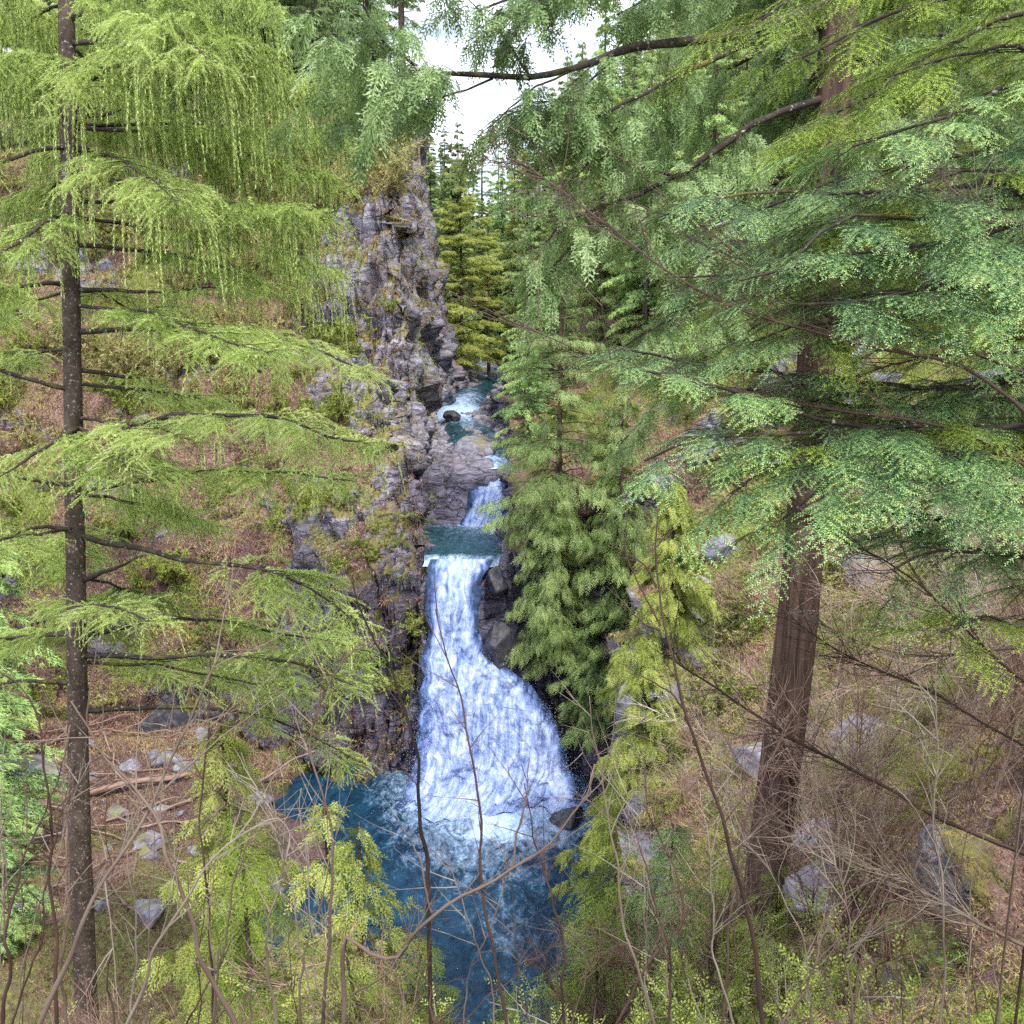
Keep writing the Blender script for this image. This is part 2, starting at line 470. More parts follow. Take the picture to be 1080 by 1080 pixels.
def ground_mat():
    m, nt = new_mat('gorge_ground')
    geo = nd(nt, 'ShaderNodeNewGeometry'); P = geo.outputs['Position']
    L = nt.links.new
    rock, wet, green = attr(nt, 'rock'), attr(nt, 'wet'), attr(nt, 'green')
    mp = nd(nt, 'ShaderNodeMapping'); mp.inputs['Rotation'].default_value = (0.15, 0.85, 0.2); mp.inputs['Scale'].default_value = (0.8, 0.9, 2.6)
    L(P, mp.inputs['Vector']); Q = mp.outputs[0]
    # rock
    n1 = noise(nt, 1.6, 8, 0.68, Q, 0.6)
    r1 = ramp(nt, [(0.30, (0.045, 0.040, 0.055)), (0.43, (0.18, 0.17, 0.22)), (0.56, (0.37, 0.35, 0.43)), (0.72, (0.60, 0.57, 0.67))]); L(n1.outputs['Fac'], r1.inputs[0])
    rust = noise(nt, 0.55, 5, 0.65, P)
    rr = ramp(nt, [(0.5, (0, 0, 0)), (0.68, (1, 1, 1))]); L(rust.outputs['Fac'], rr.inputs[0])
    col_r = mixc(nt, math_n(nt, 'MULTIPLY', rr.outputs[0], 0.55), r1.outputs[0], (0.26, 0.165, 0.115))
    wn = noise(nt, 2.0, 4, 0.6, P)
    wv = nd(nt, 'ShaderNodeVectorMath', operation='MULTIPLY_ADD'); L(wn.outputs['Color'], wv.inputs[0]); wv.inputs[1].default_value = (1.5, 1.5, 1.5); L(Q, wv.inputs[2])
    vo = nd(nt, 'ShaderNodeTexVoronoi', feature='DISTANCE_TO_EDGE', inputs={'Scale': 0.62}); L(wv.outputs[0], vo.inputs['Vector'])
    cr = ramp(nt, [(0.0, (0.12, 0.12, 0.12)), (0.055, (1, 1, 1))]); L(vo.outputs['Distance'], cr.inputs[0])
    ck = noise(nt, .9, 3, .6, P); ckr = ramp(nt, [(.42, (0, 0, 0)), (.6, (1, 1, 1))]); L(ck.outputs['Fac'], ckr.inputs[0])
    col_r = mixc(nt, math_n(nt, 'MULTIPLY', ckr.outputs[0], .8), col_r, cr.outputs[0], 'MULTIPLY')
    # moss on rock where it faces up, in patches
    nz = nd(nt, 'ShaderNodeSeparateXYZ'); L(geo.outputs['Normal'], nz.inputs[0])
    mo = noise(nt, 1.1, 6, 0.7, P)
    mf = math_n(nt, 'ADD', math_n(nt, 'MULTIPLY', nz.outputs[2], 0.35), mo.outputs['Fac'])
    mr = ramp(nt, [(0.60, (0, 0, 0)), (0.72, (1, 1, 1))]); L(mf, mr.inputs[0])
    mc = noise(nt, 9, 4, 0.7, P)
    mcol = ramp(nt, [(0.3, (0.10, 0.10, 0.018)), (0.55, (0.26, 0.22, 0.035)), (0.75, (0.46, 0.36, 0.04))]); L(mc.outputs['Fac'], mcol.inputs[0])
    col_r = mixc(nt, math_n(nt, 'MULTIPLY', mr.outputs[0], math_n(nt, 'SUBTRACT', .85, math_n(nt, 'MULTIPLY', attr(nt, 'bare'), .8))), col_r, mcol.outputs[0])
    # soil: needle litter, dead fern, moss
    l1 = noise(nt, 14, 6, 0.75, P)
    lit = ramp(nt, [(0.30, (0.035, 0.02, 0.018)), (0.44, (0.18, 0.10, 0.085)), (0.58, (0.36, 0.225, 0.19)), (0.74, (0.56, 0.42, 0.34))]); L(l1.outputs['Fac'], lit.inputs[0])
    g1 = noise(nt, 7, 5, 0.7, P)
    gr = ramp(nt, [(0.3, (0.045, 0.06, 0.018)), (0.5, (0.15, 0.17, 0.04)), (0.72, (0.33, 0.32, 0.08))]); L(g1.outputs['Fac'], gr.inputs[0])
    g2 = noise(nt, 0.8, 5, 0.65, P)
    gf = math_n(nt, 'ADD', math_n(nt, 'MULTIPLY', math_n(nt, 'SUBTRACT', g2.outputs['Fac'], 0.5), 2.6), green)
    gfr = ramp(nt, [(0.35, (0, 0, 0)), (0.75, (1, 1, 1))]); L(gf, gfr.inputs[0])
    col_s = mixc(nt, math_n(nt, 'MULTIPLY', gfr.outputs[0], 0.85), lit.outputs[0], gr.outputs[0])
    # mix
    e = noise(nt, 2.6, 5, 0.7, P)
    rf = math_n(nt, 'ADD', rock, math_n(nt, 'MULTIPLY', math_n(nt, 'SUBTRACT', e.outputs['Fac'], 0.5), 1.1))
    rfr = ramp(nt, [(0.42, (0, 0, 0)), (0.56, (1, 1, 1))]); L(rf, rfr.inputs[0])
    col = mixc(nt, rfr.outputs[0], col_s, col_r)
    dark = mixc(nt, math_n(nt, 'MULTIPLY', wet, 0.82), col, mixc(nt, 1.0, col, (0.34, 0.32, 0.42), 'MULTIPLY'))
    p = nd(nt, 'ShaderNodeBsdfPrincipled', inputs={'Specular IOR Level': 0.35})
    L(dark, p.inputs['Base Color'])
    L(math_n(nt, 'SUBTRACT', 0.85, math_n(nt, 'MULTIPLY', wet, 0.45)), p.inputs['Roughness'])
    hb = math_n(nt, 'ADD', math_n(nt, 'MULTIPLY', n1.outputs['Fac'], 0.7), math_n(nt, 'MULTIPLY', l1.outputs['Fac'], 0.25))
    hb = math_n(nt, 'ADD', hb, math_n(nt, 'MULTIPLY', cr.outputs[0], math_n(nt, 'MULTIPLY', rfr.outputs[0], 0.35)))
    b = nd(nt, 'ShaderNodeBump', inputs={'Strength': 0.9, 'Distance': 0.35}); L(hb, b.inputs['Height']); L(b.outputs[0], p.inputs['Normal'])
    o = nd(nt, 'ShaderNodeOutputMaterial'); L(p.outputs[0], o.inputs[0])
    return m

ground = build_ground()

# ================================================================== WATER
def grid_mesh(name, P, mat, attrs=None, tag_kw=None):
    h, w = P.shape[:2]
    idx = np.arange(h * w).reshape(h, w)
    A, B, C, D = idx[:-1, :-1].ravel(), idx[:-1, 1:].ravel(), idx[1:, 1:].ravel(), idx[1:, :-1].ravel()
    Fc = np.concatenate([np.stack([A, B, C], 1), np.stack([A, C, D], 1)])
    me = mesh_from(name, P.reshape(-1, 3), Fc, None, np.ones(len(Fc), bool), attrs)
    me.materials.append(mat)
    o = bpy.data.objects.new(name, me); COL.objects.link(o)
    return o

def water_mat(name, deep, shallow, foam=(0.45, 0.60, 0.86), bump=0.5, scale=2.2):
    """green-blue river water; foam where the mesh stores it"""
    m, nt = new_mat(name); L = nt.links.new
    geo = nd(nt, 'ShaderNodeNewGeometry'); P = geo.outputs['Position']
    fo = attr(nt, 'foam')
    st = nd(nt, 'ShaderNodeMapping'); st.inputs['Scale'].default_value = (1.0, 0.55, 1.0); L(P, st.inputs['Vector'])
    n1 = noise(nt, scale, 6, 0.72, st.outputs[0], 1.4)
    n2 = noise(nt, scale * 4.5, 5, 0.7, st.outputs[0], 0.8)
    c = ramp(nt, [(0.35, deep), (0.68, shallow)]); L(n1.outputs['Fac'], c.inputs[0])
    t = math_n(nt, 'ADD', math_n(nt, 'MULTIPLY', math_n(nt, 'SUBTRACT', n1.outputs['Fac'], 0.5), 1.5), math_n(nt, 'MULTIPLY', math_n(nt, 'SUBTRACT', n2.outputs['Fac'], 0.5), 1.3))
    f = math_n(nt, 'ADD', t, fo)
    fr = ramp(nt, [(0.22, (0, 0, 0)), (0.50, (0.22, 0.22, 0.22)), (0.78, (0.62, 0.62, 0.62)), (1.1, (1, 1, 1))]); L(f, fr.inputs[0])
    p = nd(nt, 'ShaderNodeBsdfPrincipled', inputs={'IOR': 1.33, 'Specular IOR Level': 0.5})
    L(mixc(nt, fr.outputs[0], c.outputs[0], foam), p.inputs['Base Color'])
    L(math_n(nt, 'ADD', 0.08, math_n(nt, 'MULTIPLY', fr.outputs[0], 0.6)), p.inputs['Roughness'])
    b = nd(nt, 'ShaderNodeBump', inputs={'Strength': bump, 'Distance': 0.12})
    L(math_n(nt, 'ADD', n1.outputs['Fac'], math_n(nt, 'MULTIPLY', n2.outputs['Fac'], 0.5)), b.inputs['Height']); L(b.outputs[0], p.inputs['Normal'])
    o = nd(nt, 'ShaderNodeOutputMaterial'); L(p.outputs[0], o.inputs[0])
    return m

POOL_M = water_mat('pool_water', (0.0015, 0.012, 0.028), (0.012, 0.06, 0.115), bump=.8, scale=1.5)
UP_M = water_mat('upper_pool_water', (0.004, 0.022, 0.032), (0.022, 0.085, 0.12), bump=.8, scale=2.4)

def sheet(x0, x1, y0, y1, nx, ny, zf):
    x = np.linspace(x0, x1, nx); y = np.linspace(y0, y1, ny)
    X, Y = np.meshgrid(x, y)
    return np.stack([X, Y, zf(X, Y)], -1)

def pool():
    P = sheet(-45, 4.6, 17.5, 37.0, 380, 190, lambda X, Y: 0 * X)
    f = P.reshape(-1, 3)
    dx = f[:, 0] - (-0.6); dy = f[:, 1] - 34.4
    r = np.sqrt((dx / 1.15) ** 2 + (np.minimum(dy, 0) / 1.55) ** 2)
    foam = 1.26 - r / 3.7
    tail = 0.40 - 0.04 * np.maximum(33 - f[:, 1], 0) - 0.12 * np.abs(dx - 0.5)
    foam = np.maximum(foam, tail * (1 + 0.4 * fbm(f * 0.5, 3, 5)))
    foam = np.maximum(foam, 0.25 - 0.2 * np.abs(f[:, 0] - 3.0) + 0.0 * dy)
    foam = np.clip(foam, -0.1, 1.1)
    foam = foam + .22 * fbm(f * np.array([.35, .6, 1]), 4, 19)
    h = 0.05 * fbm(f * np.array([1.2, 0.8, 1]), 4, 8) + 0.14 * np.clip(foam, 0, 1) * fbm(f * 1.7, 4, 12)
    f[:, 2] += h
    o = grid_mesh('pool_water', f.reshape(P.shape), POOL_M, {'foam': foam})
    tag(o, 'deep blue plunge pool with foam spreading from the falls', kind='structure')

def upper_pool():
    P = sheet(-4.4, 0.9, 36.72, 42.9, 90, 80, lambda X, Y: 8.42 + 0 * X)
    f = P.reshape(-1, 3)
    foam = 0.95 - 0.30 * np.abs(f[:, 1] - 42.4) - 0.25 * np.abs(f[:, 0] + 0.9) * (f[:, 1] > 40)
    foam = np.maximum(foam, 0.8 - 1.1 * np.maximum(f[:, 1] - 36.75, 0)) + .3 * fbm(f * .9, 3, 6)
    f[:, 0] = np.clip(f[:, 0], xl(f[:, 1]) - .12, np.maximum(xr(f[:, 1]), -.45) + .12)
    f[:, 2] += 0.05 * fbm(f * 1.8, 4, 3) - 1.6 * np.maximum(37.0 - f[:, 1], 0) ** 1.2
    o = grid_mesh('upper_pool_water', f.reshape(P.shape), UP_M, {'foam': np.clip(foam, -0.1, 1)})
    tag(o, 'small teal pool on the ledge between both falls', kind='structure')

def stream():
    P = sheet(-4.5, 1.6, 43.2, 90, 70, 300, lambda X, Y: np.interp(Y, [43.2, 46, 50, 56, 75, 100], [10.72, 11.0, 11.5, 12.05, 13.0, 15.6]))
    f = P.reshape(-1, 3)
    x, y = f[:, 0], f[:, 1]
    cx = np.interp(y, [43, 47, 51, 58, 75], [-0.9, -1.3, -2.2, -3.0, -2.2])
    f[:, 2] += 0.10 * fbm(f * 1.3, 4, 31) - 0.5 * np.clip(np.abs(x - cx) - 0.9, 0, 2)
    foam = 0.55 + 0.8 * fbm(f * np.array([0.5, 0.25, 0.5]), 3, 77) + 0.6 * np.exp(-((y - 54) / 2.5) ** 2) - 0.3 * np.abs(x - cx)
    o = grid_mesh('stream_water', f.reshape(P.shape), UP_M, {'foam': np.clip(foam, -0.1, 1.1)})
    tag(o, 'shallow stream with white riffles above the falls', kind='structure')
pool(); upper_pool(); stream()

def falls_mat(name):
    m, nt = new_mat(name); L = nt.links.new
    geo = nd(nt, 'ShaderNodeNewGeometry')
    uv = nd(nt, 'ShaderNodeUVMap')
    a1, a2 = attr(nt, 'across'), attr(nt, 'down')
    cb = nd(nt, 'ShaderNodeCombineXYZ'); L(a1, cb.inputs[0]); L(a2, cb.inputs[1])
    mp = nd(nt, 'ShaderNodeMapping'); mp.inputs['Scale'].default_value = (2.6, 0.62, 1); L(cb.outputs[0], mp.inputs['Vector'])
    n1 = noise(nt, 1.6, 4, 0.6, mp.outputs[0], 1.0)
    n2 = noise(nt, 1.9, 4, 0.6, geo.outputs['Position'], 0.8)
    s = math_n(nt, 'ADD', math_n(nt, 'MULTIPLY', n1.outputs['Fac'], 0.62), math_n(nt, 'MULTIPLY', n2.outputs['Fac'], 0.38))
    thin = attr(nt, 'thin')
    s = math_n(nt, 'SUBTRACT', s, math_n(nt, 'MULTIPLY', thin, 0.28))
    c = ramp(nt, [(0.28, (0.03, 0.06, 0.14)), (0.38, (0.13, 0.20, 0.46)), (0.47, (0.30, 0.40, 0.74)), (0.56, (0.52, 0.62, 0.90)), (0.68, (0.82, 0.87, 0.98))]); L(s, c.inputs[0])
    p = nd(nt, 'ShaderNodeBsdfPrincipled', inputs={'Roughness': 0.5, 'Specular IOR Level': 0.3})
    L(c.outputs[0], p.inputs['Base Color'])
    b = nd(nt, 'ShaderNodeBump', inputs={'Strength': 0.7, 'Distance': 0.25}); L(s, b.inputs['Height']); L(b.outputs[0], p.inputs['Normal'])
    tr = nd(nt, 'ShaderNodeBsdfTranslucent'); L(c.outputs[0], tr.inputs['Color'])
    mx = nd(nt, 'ShaderNodeMixShader', inputs={0: 0.25}); L(p.outputs[0], mx.inputs[1]); L(tr.outputs[0], mx.inputs[2])
    o = nd(nt, 'ShaderNodeOutputMaterial'); L(mx.outputs[0], o.inputs[0])
    return m
FALLS_M = falls_mat('white_water')
SPRAY_M, _nt = new_mat('spray_drops')
_p = nd(_nt, 'ShaderNodeBsdfPrincipled', inputs={'Base Color': (0.6, 0.7, 0.9, 1), 'Roughness': 0.4})
_o = nd(_nt, 'ShaderNodeOutputMaterial'); _nt.links.new(_p.outputs[0], _o.inputs[0])

def fall_sheet(rows, nu, nv, bulge, seed):
    """rows: (left px, right px, py, Y)"""
    Lp = np.array([W(r[0], r[2], r[3]) for r in rows]); Rp = np.array([W(r[1], r[2], r[3]) for r in rows])
    t = np.linspace(0, 1, len(rows)); tt = np.linspace(0, 1, nv)
    Lr = resample(Lp, nv); Rr = resample(Rp, nv)
    u = np.linspace(0, 1, nu)
    P = Lr[:, None, :] * (1 - u)[None, :, None] + Rr[:, None, :] * u[None, :, None]
    f = P.reshape(-1, 3)
    U = np.tile(u, nv); Vv = np.repeat(tt, nu)
    edge = np.sin(pi * U) ** 0.6
    f[:, 1] -= bulge * edge * (0.5 + Vv)
    amp = (0.2 + 1.0 * Vv)
    f[:, 1] -= amp * 0.75 * fbm(f * np.array([1.1, 1.1, 0.5]), 5, seed)
    f[:, 0] += 0.28 * fbm(f * np.array([0.2, 1, 0.9]), 4, seed + 3) * (1 - edge * 0.5)
    f[:, 2] += 0.22 * Vv * fbm(f * 1.6, 4, seed + 5)
    width = np.linalg.norm(Rr - Lr, axis=1).repeat(nu)
    thin = np.clip(1 - np.minimum(U, 1 - U) * width / 0.45, 0, 1)
    return f.reshape(P.shape), {'across': U * width, 'down': Vv * np.linalg.norm(Lp[-1] - Lp[0]), 'thin': thin}

P, at = fall_sheet([(456, 523, 588, 37.2), (455, 521, 592, 36.75), (452, 507, 610, 36.3), (449, 503, 640, 36.0), (446, 505, 670, 35.75), (445, 517, 690, 35.5), (443, 538, 704, 35.25),
                    (442, 566, 728, 35.0), (441, 588, 766, 34.6), (438, 600, 806, 34.2), (426, 616, 838, 33.6), (412, 628, 852, 33.2)], 120, 260, 0.35, 50)
wf = empty('waterfall', (P[..., 0].mean(), 34.5, 0.0))
tag(wf, 'tall white waterfall widening as it drops into the blue plunge pool', 'waterfall')
o = grid_mesh('water_curtain', P - np.array(wf.location), FALLS_M, at); o.parent = wf
# thrown drops and froth at the foot and along both edges
dm = MB()
tet = np.array([[[0, 0, 1], [.94, 0, -.33], [-.47, .82, -.33]], [[0, 0, 1], [-.47, .82, -.33], [-.47, -.82, -.33]], [[0, 0, 1], [-.47, -.82, -.33], [.94, 0, -.33]], [[.94, 0, -.33], [-.47, -.82, -.33], [-.47, .82, -.33]]])
def drops(n):
    v = np.abs(rng.normal(1.0, 0.22, n)); v = np.where(v > 1, 2 - v, v)
    iv = np.clip((v * (P.shape[0] - 1)).astype(int), 0, P.shape[0] - 1); iu = rng.integers(0, P.shape[1], n)
    q = P[iv, iu] + rng.normal(0, 1, (n, 3)) * np.array([0.4, 0.4, 0.25]) * (0.1 + v[:, None] ** 2) + np.array([0, -0.3, 0.12])
    q[:, 2] = np.maximum(q[:, 2], 0.03)
    return q
q = drops(16000)
R = frames(rng.normal(0, 1, (len(q), 3)))
dm.tris(inst(tet, R, q, rng.uniform(0.004, 0.015, len(q))))
dm.build('spray', SPRAY_M, wf, origin=wf.location)

P, at = fall_sheet([(497, 530, 500, 43.6), (496, 533, 505, 43.2), (494, 537, 520, 42.8), (490, 541, 540, 42.5), (480, 546, 558, 42.2), (470, 550, 566, 41.9)], 50, 90, 0.15, 90)
uf = empty('waterfall', (P[..., 0].mean(), 42.6, 8.4))
tag(uf, 'short narrow upper waterfall dropping onto the rock ledge', 'waterfall')
o = grid_mesh('water_curtain', P - np.array(uf.location), FALLS_M, at); o.parent = uf

# ================================================================== LIGHT, SKY, CAMERA
SUN_EL, SUN_AZ = radians(56), radians(155)      # azimuth from +Y clockwise
def setup_light():
    w = bpy.data.worlds.new('World'); scene.world = w; w.use_nodes = True
    nt = w.node_tree; nt.nodes.clear(); L = nt.links.new
    sky = nd(nt, 'ShaderNodeTexSky', sky_type='NISHITA', sun_disc=False, sun_elevation=SUN_EL, sun_rotation=SUN_AZ, altitude=300, air_density=1.0, dust_density=2.0, ozone_density=1.5)
    tc = nd(nt, 'ShaderNodeTexCoord')
    mp = nd(nt, 'ShaderNodeMapping'); mp.inputs['Scale'].default_value = (1, 1, 2.2); L(tc.outputs['Generated'], mp.inputs['Vector'])
    n = noise(nt, 2.4, 6, 0.6, mp.outputs[0], 0.3)
    r = ramp(nt, [(0.36, (0, 0, 0)), (0.55, (1, 1, 1))]); L(n.outputs['Fac'], r.inputs[0])
    mix = mixc(nt, math_n(nt, 'MULTIPLY', r.outputs[0], 0.85), sky.outputs[0], (21, 22.4, 24))
    bg = nd(nt, 'ShaderNodeBackground', inputs={'Strength': 0.15}); L(mix, bg.inputs['Color'])
    o = nd(nt, 'ShaderNodeOutputWorld'); L(bg.outputs[0], o.inputs[0])
    ld = bpy.data.lights.new('sun', 'SUN'); ld.energy = 5.0; ld.angle = radians(5); ld.color = (1.0, 0.96, 0.88)
    lo = bpy.data.objects.new('sun', ld); COL.objects.link(lo)
    # light comes from azimuth SUN_AZ, elevation SUN_EL
    from mathutils import Vector
    d = Vector((sin(SUN_AZ) * cos(SUN_EL), cos(SUN_AZ) * cos(SUN_EL), sin(SUN_EL)))
    lo.rotation_euler = (-d).to_track_quat('-Z', 'Y').to_euler()
    lo.location = d * 60
setup_light()
cam = bpy.data.cameras.new('camera'); co_ = bpy.data.objects.new('camera', cam); COL.objects.link(co_)
co_.location = (0, 0, CAM_Z); co_.rotation_euler = (pi / 2 - PITCH, 0, 0)
cam.sensor_width = 36; cam.lens = 36 * FPX / 1080.0; cam.clip_start = 0.05; cam.clip_end = 2000
scene.camera = co_
scene.view_settings.view_transform = 'Standard'; scene.view_settings.look = 'None'; scene.view_settings.exposure = 0; scene.view_settings.gamma = 1
cy = scene.cycles
cy.use_adaptive_sampling = True; cy.adaptive_threshold = 0.02; cy.use_denoising = False; cy.max_bounces = 4; cy.diffuse_bounces = 2; cy.glossy_bounces = 2; cy.transmission_bounces = 3; cy.transparent_max_bounces = 4
cy.caustics_reflective = False; cy.caustics_refractive = False
# ================================================================== FOLIAGE TEMPLATES (triangles, tint offset per triangle)
def tri_leaf(base, d, side, L, w):
    """slim triangles: base (n,3), direction, side, length, width"""
    L = np.broadcast_to(np.asarray(L, float), (len(base),))[:, None]; w = np.broadcast_to(np.asarray(w, float), (len(base),))[:, None]
    return np.stack([base - side * w / 2, base + side * w / 2, base + d * L], 1)

def stick_tris(A, B, ra, rb):
    """three-sided sticks from A to B"""
    A = np.asarray(A, float); B = np.asarray(B, float)
    ra = np.broadcast_to(np.asarray(ra, float), (len(A),)); rb = np.broadcast_to(np.asarray(rb, float), (len(A),))
    d = nrm(B - A); ref = np.where(np.abs(d[:, 2:3]) < 0.9, np.array([[0, 0, 1.0]]), np.array([[1.0, 0, 0]]))
    s = nrm(np.cross(ref, d)); n = np.cross(d, s)
    out = []
    ring = []
    for a in (0, 2.094, 4.189):
        o = cos(a) * s + sin(a) * n
        ring.append((A + o * ra[:, None], B + o * rb[:, None]))
    for k in range(3):
        a0, b0 = ring[k]; a1, b1 = ring[(k + 1) % 3]
        out.append(np.stack([a0, a1, b1], 1)); out.append(np.stack([a0, b1, b0], 1))
    return np.concatenate(out)

def T_needle(L=0.15, n=22, nl=0.029, w=0.0078, fwd=0.75, sd=0):
    r = np.random.default_rng(sd)
    x = np.sort(r.uniform(0, L, n)); a = r.uniform(0, 2 * pi, n)
    rad = np.stack([0 * a, np.cos(a), np.sin(a)], 1)
    d = nrm(np.array([fwd, 0, 0]) + rad + r.normal(0, .15, (n, 3)))
    side = nrm(np.cross(d, np.array([1.0, 0.01, 0])))
    b = np.stack([x, 0 * x, 0 * x], 1)
    T = tri_leaf(b, d, side, nl * r.uniform(.75, 1.2, n), w)
    ax = stick_tris(np.array([[0, 0, 0.0]]), np.array([[L, 0, 0]]), 0.0022, 0.0012)[::2]
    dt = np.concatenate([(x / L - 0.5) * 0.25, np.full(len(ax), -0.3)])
    return np.concatenate([T, ax]), dt

def flat_rows(L, n, nl, w, z=0.15, taper=0.5, sd=0):
    r = np.random.default_rng(sd)
    x = np.linspace(0.02 * L, L, n); sg = np.where(np.arange(n) % 2 == 0, 1.0, -1.0)
    ang = np.radians(r.uniform(52, 78, n))
    d = nrm(np.stack([np.cos(ang), sg * np.sin(ang), r.normal(0, z, n)], 1))
    side = nrm(np.cross(np.array([0, 0, 1.0]), d))
    b = np.stack([x, 0 * x, r.normal(0, .001, n)], 1)
    return tri_leaf(b, d, side, nl * (1 - taper * (x / L) ** 2) * r.uniform(.8, 1.15, n), w), x / L

def T_hemlock(sd=0, L=0.34):
    """flat spray: a droopy stem, side twigs with two rows of blunt needles"""
    r = np.random.default_rng(sd + 50); out = []; dt = []
    ns = 11
    for k in range(ns):
        t = (k + 0.6) / ns; s = 1 if k % 2 else -1
        l = L * (0.46 * (1 - 0.62 * t)) * r.uniform(.75, 1.15)
        T, x = flat_rows(l, max(8, int(l / 0.0062)), 0.0165, 0.0048, .22, .35, sd * 31 + k)
        a = s * radians(r.uniform(40, 62)); c, q = cos(a), sin(a)
        R = np.array([[c, -q, 0], [q, c, 0], [0, 0, 1]])
        T = T @ R.T; T = T + np.array([L * t, 0, 0])
        T[..., 2] -= 0.9 * (T[..., 0] ** 2) * 0.9 + 0.9 * T[..., 1] ** 2 * 2.2
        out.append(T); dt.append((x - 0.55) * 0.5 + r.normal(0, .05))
        ax = stick_tris(np.array([[L * t, 0, -0.8 * (L * t) ** 2]]), np.array([T[-1].mean(0)]), 0.0013, 0.0008)[::2]
        out.append(ax); dt.append(np.full(len(ax), -0.35))
    T, x = flat_rows(L, 44, 0.016, 0.0048, .2, .3, sd); T[..., 2] -= 0.8 * T[..., 0] ** 2
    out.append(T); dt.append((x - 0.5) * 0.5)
    xs = np.linspace(0, L, 5); Pp = np.stack([xs, 0 * xs, -0.8 * xs ** 2], 1)
    ax = stick_tris(Pp[:-1], Pp[1:], 0.002, 0.0015); out.append(ax); dt.append(np.full(len(ax), -0.35))
    return np.concatenate(out), np.concatenate(dt)

def T_cedar(sd=0, L=0.32, ns=13, lob=.022, ww=1.0):
    """flat hanging fan of scale leaves: side shoots that fork again"""
    r = np.random.default_rng(sd + 90); A = []; D = []; Ls = []; Ws = []; dt = []
    for k in range(ns):
        t = (k + .5) / ns; s = 1 if k % 2 else -1
        l = L * 0.42 * (1 - 0.7 * t) * r.uniform(.7, 1.2)
        a = radians(r.uniform(28, 48)) * s
        d = np.array([cos(a), sin(a), r.normal(0, .1)])
        o = np.array([L * t, 0, 0])
        A.append(o); D.append(d); Ls.append(l); Ws.append(.013); dt.append(0.12)
        m = max(2, int(l / lob))
        for j in range(m):
            u = (j + .4) / m; b = a + (1 if j % 2 else -1) * radians(r.uniform(26, 42))
            A.append(o + d * l * u); D.append(np.array([cos(b), sin(b), r.normal(0, .12)])); Ls.append(l * .42 * (1 - .5 * u) * r.uniform(.8, 1.2)); Ws.append(.012); dt.append(0.10 + .12 * u)
    A.append(np.zeros(3)); D.append(np.array([1.0, 0, 0])); Ls.append(L * 1.05); Ws.append(.007); dt.append(-.1)
    A = np.array(A); D = nrm(np.array(D)); Ls = np.array(Ls); Ws = np.array(Ws) * ww
    side = nrm(np.cross(np.array([0, 0, 1.0]), D))
    m1 = A + D * (Ls * .55)[:, None]
    T = np.concatenate([np.stack([A, m1 - side * Ws[:, None] * .5, m1 + side * Ws[:, None] * .5], 1),
                        np.stack([m1 + side * Ws[:, None] * .5, m1 - side * Ws[:, None] * .5, A + D * Ls[:, None]], 1)])
    T[..., 2] -= 0.35 * T[..., 0] ** 2
    dt = np.array(dt); return T, np.concatenate([dt - .05, dt + .06])

def T_tuft(n=9, L=0.16, w=0.028, spread=0.75, fwd=1.0, sd=0, flat=0.5):
    """coarse clump for trees far off"""
    r = np.random.default_rng(sd + 7)
    d = np.stack([np.full(n, fwd), r.normal(0, spread, n), r.normal(0, spread * flat, n)], 1); d = nrm(d)
    b = np.stack([r.uniform(-.3, .5, n) * L, r.normal(0, .12, n) * L, r.normal(0, .08, n) * L], 1)
    side = nrm(np.cross(d, r.normal(0, 1, (n, 3)) + np.array([0, 0, 1.2])))
    return tri_leaf(b, d, side, L * r.uniform(.6, 1.25, n), w * r.uniform(.7, 1.3, n)), r.normal(0, .1, n) + .05

def T_leafy(sd=0, n=10, L=.05):
    """small pointed leaves along a short shoot"""
    r = np.random.default_rng(sd + 300); x = np.linspace(.02, .22, n)
    s = np.where(np.arange(n) % 2 == 0, 1, -1); d = nrm(np.stack([np.full(n, .6), s * r.uniform(.5, 1, n), r.normal(.1, .3, n)], 1))
    b = np.stack([x, 0 * x, 0 * x], 1); side = nrm(np.cross(np.array([0, 0, 1.0]), d)); m1 = b + d * L * .5; w = L * .22
    T = np.concatenate([np.stack([b, m1 - side * w, m1 + side * w], 1), np.stack([m1 + side * w, m1 - side * w, b + d * L], 1)])
    return T, np.concatenate([r.normal(0, .1, n)] * 2)

def T_fern(sd=0, L=0.8):
    """one arching sword fern frond"""
    r = np.random.default_rng(sd + 400); n = 44
    x = np.linspace(.1, 1, n); s = np.where(np.arange(n) % 2 == 0, 1, -1)
    z = 0.75 * x - 0.85 * x * x
    b = np.stack([x * L, 0 * x, z * L], 1)
    l = .13 * L * np.sin(pi * (0.12 + .86 * x)) ** .7
    d = nrm(np.stack([np.full(n, .35), s * 1.0, r.normal(-.1, .1, n)], 1)); side = nrm(np.cross(np.array([0, 0, 1.0]), d))
    T = tri_leaf(b, d, side, l, .028 * L)
    xs = np.linspace(0, 1, 6); Pp = np.stack([xs * L, 0 * xs, (0.75 * xs - .85 * xs * xs) * L], 1)
    ax = stick_tris(Pp[:-1], Pp[1:], .004, .003)
    return np.concatenate([T, ax]), np.concatenate([r.normal(0, .06, n), np.full(len(ax), -.1)])

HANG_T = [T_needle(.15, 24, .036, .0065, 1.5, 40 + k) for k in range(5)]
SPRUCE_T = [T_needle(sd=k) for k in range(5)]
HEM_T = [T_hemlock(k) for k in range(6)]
CED_T = [T_cedar(k) for k in range(6)]
TUFT_T = [T_tuft(sd=k) for k in range(6)]
LEAF_T = [T_leafy(k) for k in range(4)]
FERN_T = [T_fern(k) for k in range(3)]

